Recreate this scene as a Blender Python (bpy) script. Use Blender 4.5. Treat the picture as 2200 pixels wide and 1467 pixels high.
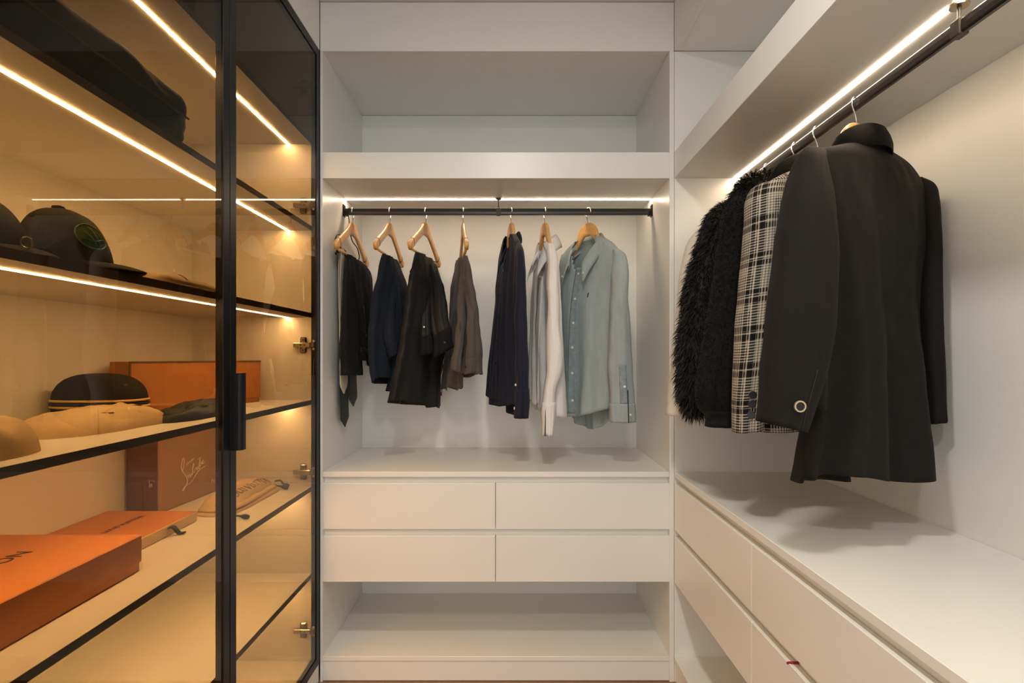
import bpy, bmesh, math, random
import numpy as np
from mathutils import Vector, Matrix, noise

random.seed(7)
for _o in list(bpy.data.objects):
    bpy.data.objects.remove(_o)
S = bpy.context.scene
COL = S.collection

# ------------------------------------------------------------------ camera
F = 1168.0            # focal length in pixels of the 2200 px wide frame
CX, CY = 1100.0, 765.0
CAMZ = 1.19
cd = bpy.data.cameras.new('camera')
cd.sensor_width = 36.0
cd.lens = 36.0 * F / 2200.0
cd.shift_y = (CY - 733.5) / 2200.0
cd.clip_start = 0.02
cam = bpy.data.objects.new('camera', cd)
COL.objects.link(cam)
cam.location = (0, 0, CAMZ)
cam.rotation_euler = (math.pi / 2, 0, 0)
S.camera = cam

# ------------------------------------------------------------------ light / exposure
wd = bpy.data.worlds.new('world')
S.world = wd
wd.use_nodes = True
wd.node_tree.nodes['Background'].inputs[0].default_value = (0.96, 1.0, 1.0, 1)
wd.node_tree.nodes['Background'].inputs[1].default_value = 1.9
S.view_settings.view_transform = 'Standard'
S.view_settings.look = 'None'
S.view_settings.gamma = 1
S.view_settings.use_curve_mapping = False
S.view_settings.exposure = 0.0
LED_COLOR = (1.0, 0.765, 0.54)
LED_OPEN = 44.0       # strips of the open wardrobes
LED_GLASS = 225.0      # strips behind the tinted glass
S.cycles.use_denoising = True
S.cycles.max_bounces = 8
S.cycles.diffuse_bounces = 5
S.cycles.glossy_bounces = 3
S.cycles.use_adaptive_sampling = True
S.cycles.adaptive_threshold = 0.03
S.cycles.transparent_max_bounces = 16
S.cycles.sample_clamp_indirect = 6.0
S.cycles.caustics_reflective = False
S.cycles.caustics_refractive = False

def area_lamp(name, loc, size, watts, color):
    l = bpy.data.lights.new(name, 'AREA')
    l.shape = 'DISK'
    l.size = size
    l.energy = watts
    l.color = color
    o = bpy.data.objects.new(name, l)
    COL.objects.link(o)
    o.location = loc
    return o
area_lamp('ceiling_downlight', (0.0, 0.55, 2.46), 0.16, 14, (1.0, 0.93, 0.84))
area_lamp('ceiling_downlight.001', (0.0, -0.55, 2.46), 0.16, 18, (1.0, 0.93, 0.84))

# ------------------------------------------------------------------ materials
MAT = {}
def nt(name):
    m = bpy.data.materials.new(name)
    m.use_nodes = True
    t = m.node_tree
    return m, t, t.nodes['Principled BSDF']

def mat(name, col, rough=0.5, metal=0.0, bump=0.0, bscale=200.0, var=0.0, vscale=8.0, sheen=0.0, spec=0.5, stretch=(1, 1, 1), coat=0.0):
    m, t, p = nt(name)
    p.inputs['Base Color'].default_value = (*col, 1)
    p.inputs['Roughness'].default_value = rough
    p.inputs['Metallic'].default_value = metal
    p.inputs['Specular IOR Level'].default_value = spec
    if coat:
        p.inputs['Coat Weight'].default_value = coat
    if sheen:
        p.inputs['Sheen Weight'].default_value = sheen
        p.inputs['Sheen Roughness'].default_value = 0.5
    tc = t.nodes.new('ShaderNodeTexCoord')
    mp = t.nodes.new('ShaderNodeMapping')
    mp.inputs['Scale'].default_value = stretch
    t.links.new(tc.outputs['Object'], mp.inputs[0])
    if var:
        n = t.nodes.new('ShaderNodeTexNoise')
        n.inputs['Scale'].default_value = vscale
        n.inputs['Detail'].default_value = 4
        t.links.new(mp.outputs[0], n.inputs['Vector'])
        mx = t.nodes.new('ShaderNodeMix')
        mx.data_type = 'RGBA'
        mx.inputs[6].default_value = (*[c * (1 - var) for c in col], 1)
        mx.inputs[7].default_value = (*[min(1, c * (1 + var)) for c in col], 1)
        t.links.new(n.outputs['Fac'], mx.inputs[0])
        t.links.new(mx.outputs[2], p.inputs['Base Color'])
    if bump:
        n2 = t.nodes.new('ShaderNodeTexNoise')
        n2.inputs['Scale'].default_value = bscale
        n2.inputs['Detail'].default_value = 3
        t.links.new(mp.outputs[0], n2.inputs['Vector'])
        b = t.nodes.new('ShaderNodeBump')
        b.inputs['Strength'].default_value = bump
        b.inputs['Distance'].default_value = 0.002
        t.links.new(n2.outputs['Fac'], b.inputs['Height'])
        t.links.new(b.outputs[0], p.inputs['Normal'])
    MAT[name] = m
    return m

mat('lacquer', (0.795, 0.797, 0.768), 0.34, var=0.012, vscale=2.0)
mat('wall_paint', (0.80, 0.79, 0.765), 0.75)
mat('floor_wood', (0.30, 0.17, 0.10), 0.45, var=0.25, vscale=6, stretch=(8, 1, 1))
mat('cab_inside', (0.78, 0.74, 0.66), 0.45, var=0.012, vscale=2.0)
mat('edge_dark', (0.075, 0.065, 0.055), 0.45)
mat('shelf_edge', (0.15, 0.13, 0.11), 0.4)
mat('black_metal', (0.007, 0.007, 0.008), 0.38, spec=0.22)
mat('rail_black', (0.022, 0.019, 0.018), 0.3, spec=0.6)
mat('nickel', (0.50, 0.42, 0.30), 0.25, metal=1.0)
mat('chrome', (0.85, 0.83, 0.80), 0.15, metal=1.0)
mat('wood', (0.74, 0.41, 0.135), 0.35, var=0.22, vscale=14, stretch=(1, 1, 6), coat=0.3)
mat('groove', (0.02, 0.015, 0.01), 0.7)
mat('black_cloth', (0.007, 0.007, 0.0078), 0.85, bump=0.25, bscale=900, sheen=0.02, spec=0.2)
mat('black_shiny', (0.0085, 0.0085, 0.009), 0.6, bump=0.25, bscale=700, sheen=0.02, spec=0.3)
mat('navy_knit', (0.009, 0.014, 0.025), 0.85, bump=0.3, bscale=800, sheen=0.03, spec=0.2)
mat('navy_shirt', (0.013, 0.014, 0.030), 0.8, bump=0.25, bscale=900, sheen=0.05, spec=0.2)
mat('taupe', (0.085, 0.075, 0.062), 0.85, bump=0.2, bscale=900, sheen=0.1, spec=0.2, var=0.1, vscale=30)
mat('white_shirt', (0.78, 0.765, 0.75), 0.8, bump=0.15, bscale=900, spec=0.2)
mat('white_coat', (0.72, 0.69, 0.62), 0.85, bump=0.15, bscale=500, spec=0.2)
mat('blazer', (0.0092, 0.0082, 0.0074), 0.72, bump=0.6, bscale=900, sheen=0.02, spec=0.16, var=0.18, vscale=60)
mat('fleece', (0.010, 0.010, 0.0105), 0.95, bump=1.0, bscale=260, sheen=0.02, spec=0.1)
mat('fur', (0.012, 0.0105, 0.0095), 0.6, spec=0.3)
mat('denim', (0.34, 0.40, 0.405), 0.85, bump=0.3, bscale=700, var=0.16, vscale=26, stretch=(3, 3, 0.6), spec=0.2)
mat('denim_dark', (0.255, 0.315, 0.335), 0.85, bump=0.5, bscale=300, var=0.35, vscale=60, spec=0.2)
mat('button_white', (0.8, 0.76, 0.68), 0.3)
mat('button_black', (0.012, 0.012, 0.014), 0.35)
mat('button_gold', (0.75, 0.66, 0.45), 0.3, metal=0.8)
mat('tie_grey', (0.14, 0.14, 0.135), 0.6, bump=0.2, bscale=900)
mat('tie_cream', (0.55, 0.50, 0.39), 0.65, bump=0.2, bscale=900)
mat('tie_green', (0.012, 0.018, 0.016), 0.6, bump=0.3, bscale=700)
mat('tie_charcoal', (0.030, 0.029, 0.033), 0.55, bump=0.2, bscale=700)
mat('red_cloth', (0.30, 0.012, 0.02), 0.7)
mat('orange_box', (0.62, 0.225, 0.045), 0.55, bump=0.1, bscale=600, var=0.06)
mat('orange_box_dull', (0.50, 0.20, 0.06), 0.6, bump=0.1, bscale=600, var=0.06)
mat('box_beige', (0.62, 0.47, 0.28), 0.65)
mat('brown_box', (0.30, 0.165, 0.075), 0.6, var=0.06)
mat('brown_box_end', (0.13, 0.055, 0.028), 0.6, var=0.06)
mat('print_white', (0.80, 0.75, 0.65), 0.6)
mat('print_dark', (0.035, 0.022, 0.018), 0.6)
mat('dustbag', (0.60, 0.44, 0.24), 0.9, bump=0.3, bscale=700, spec=0.1, var=0.06, vscale=20)
mat('navy_ribbon', (0.012, 0.014, 0.024), 0.7)
mat('yellow_piping', (0.75, 0.50, 0.12), 0.6)
mat('cap_cloth', (0.020, 0.018, 0.017), 0.85, bump=0.4, bscale=700, spec=0.2)
mat('cap_green', (0.012, 0.055, 0.022), 0.7)
mat('tan_pouch', (0.42, 0.28, 0.15), 0.7)

def glass_mat():
    m = bpy.data.materials.new('tinted_glass')
    m.use_nodes = True
    t = m.node_tree
    for n in list(t.nodes):
        t.nodes.remove(n)
    out = t.nodes.new('ShaderNodeOutputMaterial')
    tr = t.nodes.new('ShaderNodeBsdfTransparent')
    tr.inputs[0].default_value = (0.505, 0.425, 0.295, 1)     # per surface, a pane has two
    gl = t.nodes.new('ShaderNodeBsdfGlossy')
    gl.inputs['Roughness'].default_value = 0.0
    gl.inputs[0].default_value = (1, 1, 1, 1)
    geo = t.nodes.new('ShaderNodeNewGeometry')
    dot = t.nodes.new('ShaderNodeVectorMath'); dot.operation = 'DOT_PRODUCT'
    t.links.new(geo.outputs['Incoming'], dot.inputs[0]); t.links.new(geo.outputs['Normal'], dot.inputs[1])
    def mth(op, a, b=None):
        n = t.nodes.new('ShaderNodeMath'); n.operation = op
        for i, v in enumerate((a, b)):
            if v is None: continue
            if isinstance(v, (int, float)): n.inputs[i].default_value = v
            else: t.links.new(v, n.inputs[i])
        return n.outputs[0]
    c = mth('ABSOLUTE', dot.outputs['Value'])
    f = mth('ADD', mth('MULTIPLY', mth('POWER', mth('SUBTRACT', 1.0, c), 5.0), 0.75), 0.021)
    mx = t.nodes.new('ShaderNodeMixShader')
    t.links.new(f, mx.inputs[0]); t.links.new(tr.outputs[0], mx.inputs[1]); t.links.new(gl.outputs[0], mx.inputs[2])
    t.links.new(mx.outputs[0], out.inputs[0])
    MAT['glass'] = m
glass_mat()

def led_mat(name, strength):
    m, t, p = nt(name)
    p.inputs['Base Color'].default_value = (0.9, 0.88, 0.82, 1)
    p.inputs['Emission Color'].default_value = (*LED_COLOR, 1)
    p.inputs['Emission Strength'].default_value = strength
    MAT[name] = m
led_mat('led_open', LED_OPEN)
led_mat('led_glass', LED_GLASS)

def plaid_mat():
    """black and white glen check: houndstooth ground with wide crossing bands, from the UVs (metres)"""
    m, t, p = nt('plaid')
    p.inputs['Roughness'].default_value = 0.9
    p.inputs['Specular IOR Level'].default_value = 0.1
    uv = t.nodes.new('ShaderNodeUVMap')
    sep = t.nodes.new('ShaderNodeSeparateXYZ')
    t.links.new(uv.outputs[0], sep.inputs[0])
    def mth(op, a, b=None):
        n = t.nodes.new('ShaderNodeMath'); n.operation = op
        for i, v in enumerate((a, b)):
            if v is None: continue
            if isinstance(v, (int, float)): n.inputs[i].default_value = v
            else: t.links.new(v, n.inputs[i])
        return n.outputs[0]
    u, v = sep.outputs[0], sep.outputs[1]
    def stripe(c, period, duty, off=0.0):
        return mth('LESS_THAN', mth('FRACT', mth('ADD', mth('DIVIDE', c, period), off)), duty)
    # small check, 6 mm
    su, sv = stripe(u, 0.0068, 0.5), stripe(v, 0.0068, 0.5)
    tw = stripe(mth('ADD', u, v), 0.0034, 0.5)
    both = mth('MULTIPLY', su, sv)
    one = mth('ABSOLUTE', mth('SUBTRACT', su, sv))
    small = mth('MAXIMUM', both, mth('MULTIPLY', one, tw))
    # bands, 80 mm repeat
    P = 0.090
    bv = mth('MAXIMUM', stripe(v, P, 0.14, 0.30), stripe(v, P, 0.12, 0.52))
    bu = mth('MAXIMUM', stripe(u, P, 0.14, 0.30), stripe(u, P, 0.12, 0.52))
    lv = stripe(v, P, 0.40, 0.34)
    lu = stripe(u, P, 0.40, 0.34)
    band = mth('MAXIMUM', mth('MULTIPLY', bv, mth('MAXIMUM', tw, mth('MAXIMUM', bu, su))), mth('MULTIPLY', bu, mth('MAXIMUM', tw, sv)))
    ground = mth('MULTIPLY', small, mth('SUBTRACT', 1.0, mth('MULTIPLY', 0.25, mth('MAXIMUM', lv, lu))))
    k = mth('MINIMUM', 1.0, mth('MAXIMUM', ground, band))
    mx = t.nodes.new('ShaderNodeMix'); mx.data_type = 'RGBA'
    mx.inputs[6].default_value = (0.62, 0.57, 0.47, 1)
    mx.inputs[7].default_value = (0.012, 0.011, 0.010, 1)
    t.links.new(k, mx.inputs[0]); t.links.new(mx.outputs[2], p.inputs['Base Color'])
    nz = t.nodes.new('ShaderNodeTexNoise'); nz.inputs['Scale'].default_value = 700
    bp = t.nodes.new('ShaderNodeBump'); bp.inputs['Strength'].default_value = 0.6; bp.inputs['Distance'].default_value = 0.002
    t.links.new(nz.outputs['Fac'], bp.inputs['Height']); t.links.new(bp.outputs[0], p.inputs['Normal'])
    MAT['plaid'] = m
plaid_mat()

# ------------------------------------------------------------------ helpers
SH = {}      # object name -> world offset of the thing it belongs to
def W(px, py, Y):
    """world point seen at pixel (px, py) of the photograph at distance Y"""
    return np.array(((px - CX) * Y / F, Y, CAMZ + (CY - py) * Y / F))

def setp(o, label=None, cat=None, group=None, kind=None):
    if label: o['label'] = label
    if cat: o['category'] = cat
    if group: o['group'] = group
    if kind: o['kind'] = kind
    return o

def thing(name, label, cat, loc=(0, 0, 0), rotz=0.0, group=None, kind=None):
    o = bpy.data.objects.new(name, None)
    o.empty_display_size = 0.05
    COL.objects.link(o)
    o.location = loc
    o.rotation_euler = (0, 0, rotz)
    SH[o.name] = np.array(loc, float)
    return setp(o, label, cat, group, kind)

def add(name, verts, faces, m, parent=None, smooth=False, local=False, uvs=None):
    verts = np.asarray(verts, float).reshape(-1, 3)
    off = np.zeros(3)
    if parent is not None:
        off = SH.get(parent.name, off)
        if not local:
            verts = verts - off
    me = bpy.data.meshes.new(name)
    me.from_pydata(verts.tolist(), [], [list(map(int, f)) for f in faces])
    if uvs is not None:
        ul = me.uv_layers.new(name='UVMap')
        li = np.empty(len(me.loops), np.int32)
        me.loops.foreach_get('vertex_index', li)
        ul.data.foreach_set('uv', np.asarray(uvs, np.float32)[li].ravel())
    me.materials.append(MAT[m] if isinstance(m, str) else m)
    if smooth:
        me.polygons.foreach_set('use_smooth', [True] * len(me.polygons))
    me.update()
    o = bpy.data.objects.new(name, me)
    COL.objects.link(o)
    if parent is not None:
        o.parent = parent
        SH[o.name] = off
    return o

def from_bm(bm):
    bm.verts.index_update()
    v = [tuple(x.co) for x in bm.verts]
    f = [[y.index for y in x.verts] for x in bm.faces]
    bm.free()
    return v, f

def boxg(x0, x1, y0, y1, z0, z1, bev=0.0, seg=1):
    bm = bmesh.new()
    bmesh.ops.create_cube(bm, size=1.0)
    for v in bm.verts:
        v.co = ((x0 + x1) / 2 + v.co.x * (x1 - x0), (y0 + y1) / 2 + v.co.y * (y1 - y0), (z0 + z1) / 2 + v.co.z * (z1 - z0))
    if bev:
        bmesh.ops.bevel(bm, geom=bm.edges[:], offset=bev, segments=seg, profile=0.5, affect='EDGES')
    bm.normal_update()
    return from_bm(bm)

def join(*gs):
    V, Fc = [], []
    for v, f in gs:
        b = len(V)
        V += [tuple(x) for x in v]
        Fc += [[i + b for i in q] for q in f]
    return V, Fc

def rot(g, a, c=(0, 0, 0)):
    ca, sa = math.cos(a), math.sin(a)
    return [(c[0] + (x - c[0]) * ca - (y - c[1]) * sa, c[1] + (x - c[0]) * sa + (y - c[1]) * ca, z) for x, y, z in g[0]], g[1]

def box(name, x0, x1, y0, y1, z0, z1, m, parent=None, bev=0.0012, **k):
    v, f = boxg(x0, x1, y0, y1, z0, z1, bev)
    return add(name, v, f, m, parent, **k)

def tubeg(path, rad, n=10, caps=True):
    P = np.asarray(path, float)
    R = np.full(len(P), rad) if np.isscalar(rad) else np.asarray(rad, float)
    T = np.gradient(P, axis=0)
    T /= np.linalg.norm(T, axis=1)[:, None] + 1e-12
    up = np.array((0, 0, 1.0))
    if abs(T[0] @ up) > 0.9: up = np.array((1.0, 0, 0))
    V, Fc = [], []
    a = up - T[0] * (up @ T[0]); a /= np.linalg.norm(a)
    for i in range(len(P)):
        a = a - T[i] * (a @ T[i]); a /= np.linalg.norm(a)
        b = np.cross(T[i], a)
        for k in range(n):
            q = 2 * math.pi * k / n
            V.append(P[i] + R[i] * (a * math.cos(q) + b * math.sin(q)))
    for i in range(len(P) - 1):
        for k in range(n):
            Fc.append([i * n + k, i * n + (k + 1) % n, (i + 1) * n + (k + 1) % n, (i + 1) * n + k])
    if caps:
        Fc.append(list(range(n))[::-1])
        Fc.append([(len(P) - 1) * n + k for k in range(n)])
    return V, Fc

def smoothpath(pts, n=40):
    P = np.asarray(pts, float)
    return crom(P, np.linspace(0, 1, n))

def crom(P, ts):
    """Catmull-Rom through the rows of P (any trailing width), chord-length parameter, ts in 0..1"""
    P = np.asarray(P, float)
    d = np.r_[0, np.cumsum(np.maximum(np.linalg.norm(np.diff(P, axis=0), axis=1), 1e-6))]
    d /= d[-1]
    out = []
    m = np.zeros_like(P)
    for i in range(len(P)):
        if i == 0: m[i] = (P[1] - P[0]) / (d[1] - d[0])
        elif i == len(P) - 1: m[i] = (P[-1] - P[-2]) / (d[-1] - d[-2])
        else:
            m[i] = ((P[i + 1] - P[i]) / (d[i + 1] - d[i]) * (d[i] - d[i - 1]) + (P[i] - P[i - 1]) / (d[i] - d[i - 1]) * (d[i + 1] - d[i])) / (d[i + 1] - d[i - 1])
    for t in ts:
        i = min(max(np.searchsorted(d, t, side='right') - 1, 0), len(P) - 2)
        h = d[i + 1] - d[i]
        s = min(max((t - d[i]) / h, 0), 1)
        out.append((2 * s**3 - 3 * s**2 + 1) * P[i] + (s**3 - 2 * s**2 + s) * h * m[i] + (-2 * s**3 + 3 * s**2) * P[i + 1] + (s**3 - s**2) * h * m[i + 1])
    return np.array(out)

def discg(c, nrm, r, h=0.002, n=14, r_in=None):
    c = np.asarray(c, float); nrm = np.asarray(nrm, float); nrm /= np.linalg.norm(nrm)
    a = np.cross(nrm, (0, 0, 1.0))
    if np.linalg.norm(a) < 1e-3: a = np.array((1.0, 0, 0))
    a /= np.linalg.norm(a); b = np.cross(nrm, a)
    V, Fc = [], []
    prof = [(r, 0), (r, h * 0.7), (r * 0.86, h)] if r_in is None else [(r, 0), (r, h), (r_in, h), (r_in, 0)]
    for rr, hh in prof:
        for k in range(n):
            q = 2 * math.pi * k / n
            V.append(c + a * rr * math.cos(q) + b * rr * math.sin(q) + nrm * hh)
    for i in range(len(prof) - 1):
        for k in range(n):
            Fc.append([i * n + k, i * n + (k + 1) % n, (i + 1) * n + (k + 1) % n, (i + 1) * n + k])
    if r_in is None:
        Fc.append([(len(prof) - 1) * n + k for k in range(n)])
    return V, Fc

def textg(body, size, extrude=0.0003, align='CENTER', spacing=1.0):
    cu = bpy.data.curves.new('t', 'FONT')
    cu.body = body
    cu.size = size
    cu.extrude = extrude
    cu.align_x = align
    cu.align_y = 'CENTER'
    cu.space_character = spacing
    o = bpy.data.objects.new('t', cu)
    COL.objects.link(o)
    dg = bpy.context.evaluated_depsgraph_get()
    me = bpy.data.meshes.new_from_object(o.evaluated_get(dg))
    v = [tuple(x.co) for x in me.vertices]
    f = [list(p.vertices) for p in me.polygons]
    bpy.data.objects.remove(o)
    bpy.data.curves.remove(cu)
    bpy.data.meshes.remove(me)
    return v, f

def place(g, origin, xdir, ydir):
    """map a flat drawing (x, y, z) onto the plane through origin spanned by xdir, ydir"""
    o = np.asarray(origin, float); x = np.asarray(xdir, float); y = np.asarray(ydir, float)
    x = x / np.linalg.norm(x); y = y - x * (x @ y); y /= np.linalg.norm(y)
    n = np.cross(x, y)
    return [o + x * v[0] + y * v[1] + n * v[2] for v in g[0]], g[1]

def copy_tree(o, parent=None):
    c = o.copy()
    COL.objects.link(c)
    if parent is not None: c.parent = parent
    for ch in list(o.children):
        copy_tree(ch, c)
    return c

# ------------------------------------------------------------------ room shell
D = 1.985               # front plane of the wardrobe facing us
DB = 2.515              # its back panel
XL, XR = -0.702, 0.592  # front planes of the left and right wardrobes
XRW = 1.062             # back of the right wardrobe
HC = 2.485
def struct(name, *a, **k):
    return setp(box(name, *a, bev=0, **k), kind='structure')
struct('floor', -1.25, 1.15, -2.6, 2.6, -0.05, 0.0, 'floor_wood')
struct('ceiling', -1.25, 1.15, -2.6, 2.6, HC, HC + 0.06, 'wall_paint')
struct('wall_back', -1.25, 1.15, DB + 0.012, DB + 0.08, 0, HC, 'wall_paint')
struct('wall_left', -1.25, -1.18, -2.6, DB + 0.012, 0, HC, 'wall_paint')
struct('wall_right', XRW + 0.012, 1.15, -2.6, DB + 0.012, 0, HC, 'wall_paint')

# ------------------------------------------------------------------ open wardrobe facing us
xl, xr = -0.695, 0.578
wb = thing('open_wardrobe', 'white open wardrobe facing us with two rows of drawers under shirts', 'wardrobe', ((xl + xr) / 2, D, 0))
box('side_panel', xl - 0.006, xl + 0.003, D, DB, 0.0, 2.3035, 'lacquer', wb)
box('side_panel', xr - 0.003, xr + 0.014, D, DB, 0.0, 2.3035, 'lacquer', wb)
box('back_panel', xl, xr, DB, DB + 0.01, 0.0, 2.3035, 'lacquer', wb)
box('top_panel', xl - 0.006, xr + 0.014, D + 0.02, DB, 2.3035, 2.3215, 'lacquer', wb)
box('top_fascia', xl - 0.006, xr + 0.014, D, D + 0.02, 2.3035, HC - 0.003, 'lacquer', wb)
hs = box('shelf', xl + 0.003, xr - 0.003, D, DB, 1.839, 1.9346, 'lacquer', wb)
setp(hs, 'thick white hat shelf above the hanging rail')
LY = 2.252
box('light_strip', xl + 0.003, xr - 0.003, LY - 0.0045, LY + 0.0045, 1.8370, 1.8395, 'led_open', hs, bev=0)
box('bottom_board', xl + 0.003, xr - 0.003, D, DB, 0.0765, 0.0935, 'lacquer', wb)
box('toe_kick', xl + 0.003, xr - 0.003, D + 0.004, D + 0.02, 0.003, 0.0755, 'lacquer', wb)
box('drawer_divider', -0.069, -0.051, D + 0.03, DB, 0.3655, 0.747, 'lacquer', wb)
box('drawer_bottom', xl + 0.003, xr - 0.003, D + 0.03, DB, 0.3665, 0.376, 'lacquer', wb)
box('grip_recess', xl + 0.003, xr - 0.003, D + 0.02, D + 0.03, 0.722, 0.7475, 'lacquer', wb)
box('grip_recess', xl + 0.003, xr - 0.003, D + 0.02, D + 0.03, 0.530, 0.560, 'lacquer', wb)
for (a, b) in ((-0.692, -0.0612), (-0.0588, 0.5755)):
    for (z0, z1) in ((0.5575, 0.7255), (0.3655, 0.5335)):
        box('drawer', a, b, D, D + 0.019, z0, z1, 'lacquer', wb, bev=0.0015)
wt = box('worktop', xl + 0.0035, xr - 0.0035, D, DB - 0.001, 0.748, 0.768, 'lacquer', bev=0.0015)
setp(wt, 'white worktop under the hanging shirts, above the facing drawers', 'worktop')

YR, ZR = 2.235, 1.783
def railg(p0, p1, hw, hh, n=14):
    p0 = np.array(p0, float); p1 = np.array(p1, float)
    d = (p1 - p0) / np.linalg.norm(p1 - p0)
    s = np.cross(d, (0, 0, 1.0))
    V = []
    for p in (p0, p1):
        for k in range(n):
            q = 2 * math.pi * k / n
            c, sn = math.cos(q), math.sin(q)
            V.append(p + s * hw * math.copysign(abs(c)**0.55, c) + np.array((0, 0, hh * math.copysign(abs(sn)**0.4, sn))))
    Fc = [[k, (k + 1) % n, n + (k + 1) % n, n + k] for k in range(n)]
    Fc += [list(range(n))[::-1], [n + k for k in range(n)]]
    return V, Fc
rail = add('hanging_rail', *railg((xl + 0.003, YR, ZR), (xr - 0.003, YR, ZR), 0.0075, 0.0135), 'rail_black', wb)
setp(rail, 'black hanging rail')
for x, s in ((xl + 0.003, 1), (xr - 0.003, -1)):
    g = join(boxg(min(x, x + s * 0.004), max(x, x + s * 0.004), YR - 0.014, YR + 0.014, ZR - 0.02, ZR + 0.028, 0.001),
             boxg(min(x, x + s * 0.016), max(x, x + s * 0.016), YR - 0.010, YR + 0.010, ZR - 0.017, ZR + 0.002, 0.001))
    add('rail_bracket', *g, 'black_metal', rail)
xb = W(1071, 455, YR)[0]
g = join(tubeg([(xb, YR, ZR + 0.012), (xb, YR, ZR + 0.026), (xb, YR, 1.839)], [0.0045, 0.0032, 0.0038], 10),
         tubeg([(xb, YR, 1.8335), (xb, YR, 1.8388)], 0.011, 14),
         boxg(xb - 0.009, xb + 0.009, YR - 0.0095, YR + 0.0095, ZR - 0.0155, ZR + 0.0155, 0.002))
add('rail_support', *g, 'edge_dark', rail)

# ------------------------------------------------------------------ open wardrobe on the right
YN = 0.06
rb = thing('open_wardrobe', 'white open wardrobe along the right wall, coats hanging above its drawers', 'wardrobe', (0.83, 1.0, 0))
box('end_panel', XR + 0.001, XRW, D, D + 0.017, 0, 2.3035, 'lacquer', rb)
box('end_panel', XR, XRW, YN - 0.018, YN, 0, 2.3035, 'lacquer', rb)
box('back_panel', XRW, XRW + 0.011, YN, D, 0, 2.3035, 'lacquer', rb)
box('top_panel', XR + 0.02, XRW, YN, D, 2.3035, 2.3215, 'lacquer', rb)
box('top_fascia', XR, XR + 0.02, YN, D - 0.001, 2.3035, HC - 0.003, 'lacquer', rb)
rs = box('shelf', XR, XRW, YN, D, 1.839, 1.9346, 'lacquer', rb)
LX = 0.8165
box('light_strip', LX - 0.006, LX + 0.006, YN, D - 0.0005, 1.8370, 1.8395, 'led_open', rs, bev=0)
box('bottom_board', XR, XRW, YN, D, 0.0765, 0.0935, 'lacquer', rb)
box('toe_kick', XR + 0.004, XR + 0.02, YN, D, 0.003, 0.0755, 'lacquer', rb)
box('drawer_bottom', XR + 0.03, XRW, YN, D, 0.3665, 0.376, 'lacquer', rb)
box('grip_recess', XR + 0.02, XR + 0.03, YN, D, 0.722, 0.7475, 'lacquer', rb)
box('grip_recess', XR + 0.02, XR + 0.03, YN, D, 0.530, 0.560, 'lacquer', rb)
ys = [D - 0.004, 1.343, 0.702, YN]
for i in range(3):
    for (z0, z1) in ((0.5575, 0.7255), (0.3655, 0.5335)):
        box('drawer', XR, XR + 0.019, ys[i + 1] + 0.0012, ys[i] - 0.0012, z0, z1, 'lacquer', rb, bev=0.0015)
w2 = box('worktop', XR, XRW - 0.001, YN, D - 0.001, 0.748, 0.768, 'lacquer', bev=0.0015)
setp(w2, 'white worktop along the right wall, below the hanging coats', 'worktop')
XRR, ZRR = 0.8245, 1.7935
rail2 = add('hanging_rail', *railg((XRR, YN, ZRR), (XRR, D, ZRR), 0.0075, 0.0135), 'rail_black', rb)
setp(rail2, 'black hanging rail')
g = join(boxg(XRR - 0.014, XRR + 0.014, D - 0.005, D - 0.001, ZRR - 0.02, ZRR + 0.026, 0.001),
         boxg(XRR - 0.010, XRR + 0.010, D - 0.016, D - 0.001, ZRR - 0.017, ZRR + 0.002, 0.001))
add('rail_bracket', *g, 'black_metal', rail2)
yb = 1.002
g = join(tubeg([(XRR, yb, ZRR + 0.012), (XRR, yb, ZRR + 0.024), (XRR, yb, 1.839)], [0.0045, 0.0032, 0.0038], 10),
         boxg(XRR - 0.0095, XRR + 0.0095, yb - 0.012, yb + 0.012, ZRR - 0.0155, ZRR + 0.0155, 0.002))
add('rail_support', *g, 'edge_dark', rail2)
add('support_flange', *tubeg([(XRR, yb, 1.8335), (XRR, yb, 1.8385)], 0.016, 18), 'nickel', rail2)
# a red scrap caught in the gap above the lower drawer
c = W(1695, 1435, 0.592 * F / 595.0)
g = boxg(XR - 0.001, XR + 0.019, c[1] - 0.005, c[1] + 0.005, 0.5300, 0.5365, 0.002)
V = [(x + 0.004 * math.sin(y * 300), y, z + 0.004 * math.sin(y * 170)) for x, y, z in g[0]]
setp(add('red_cloth_scrap', V, g[1], 'red_cloth'), 'red scrap of cloth peeking from the gap above the lower right drawer', 'cloth')

# ------------------------------------------------------------------ glass door cabinet on the left
YP = 1.965
CB = -1.157
XS = -0.7245
cb = thing('glass_cabinet', 'tall lit cabinet with black framed tinted glass doors on the left', 'cabinet', (-0.93, 1.35, 0))
box('side_panel', -1.175, -0.7225, YP, D - 0.001, 0.0, 2.31, 'cab_inside', cb)
box('side_panel', -1.175, -0.7225, 0.668, 0.688, 0.0, 2.31, 'cab_inside', cb)
box('back_panel', -1.175, CB, 0.688, YP, 0.0, 2.31, 'cab_inside', cb)
box('top_panel', CB, -0.7225, 0.688, YP, 2.292, 2.31, 'cab_inside', cb)
box('bottom_panel', CB, -0.7225, 0.688, YP, 0.072, 0.09, 'cab_inside', cb)
box('filler_panel', -0.722, XL, 0.668, D - 0.001, 2.3065, HC - 0.003, 'lacquer', cb)
box('toe_kick', -0.722, XL - 0.003, 0.668, D - 0.001, 0.003, 0.0695, 'lacquer', cb)
SZ = {'A': 1.972, 'B': 1.660, 'C': 1.346, 'D': 1.032, 'E': 0.719, 'F': 0.4055}
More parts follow.
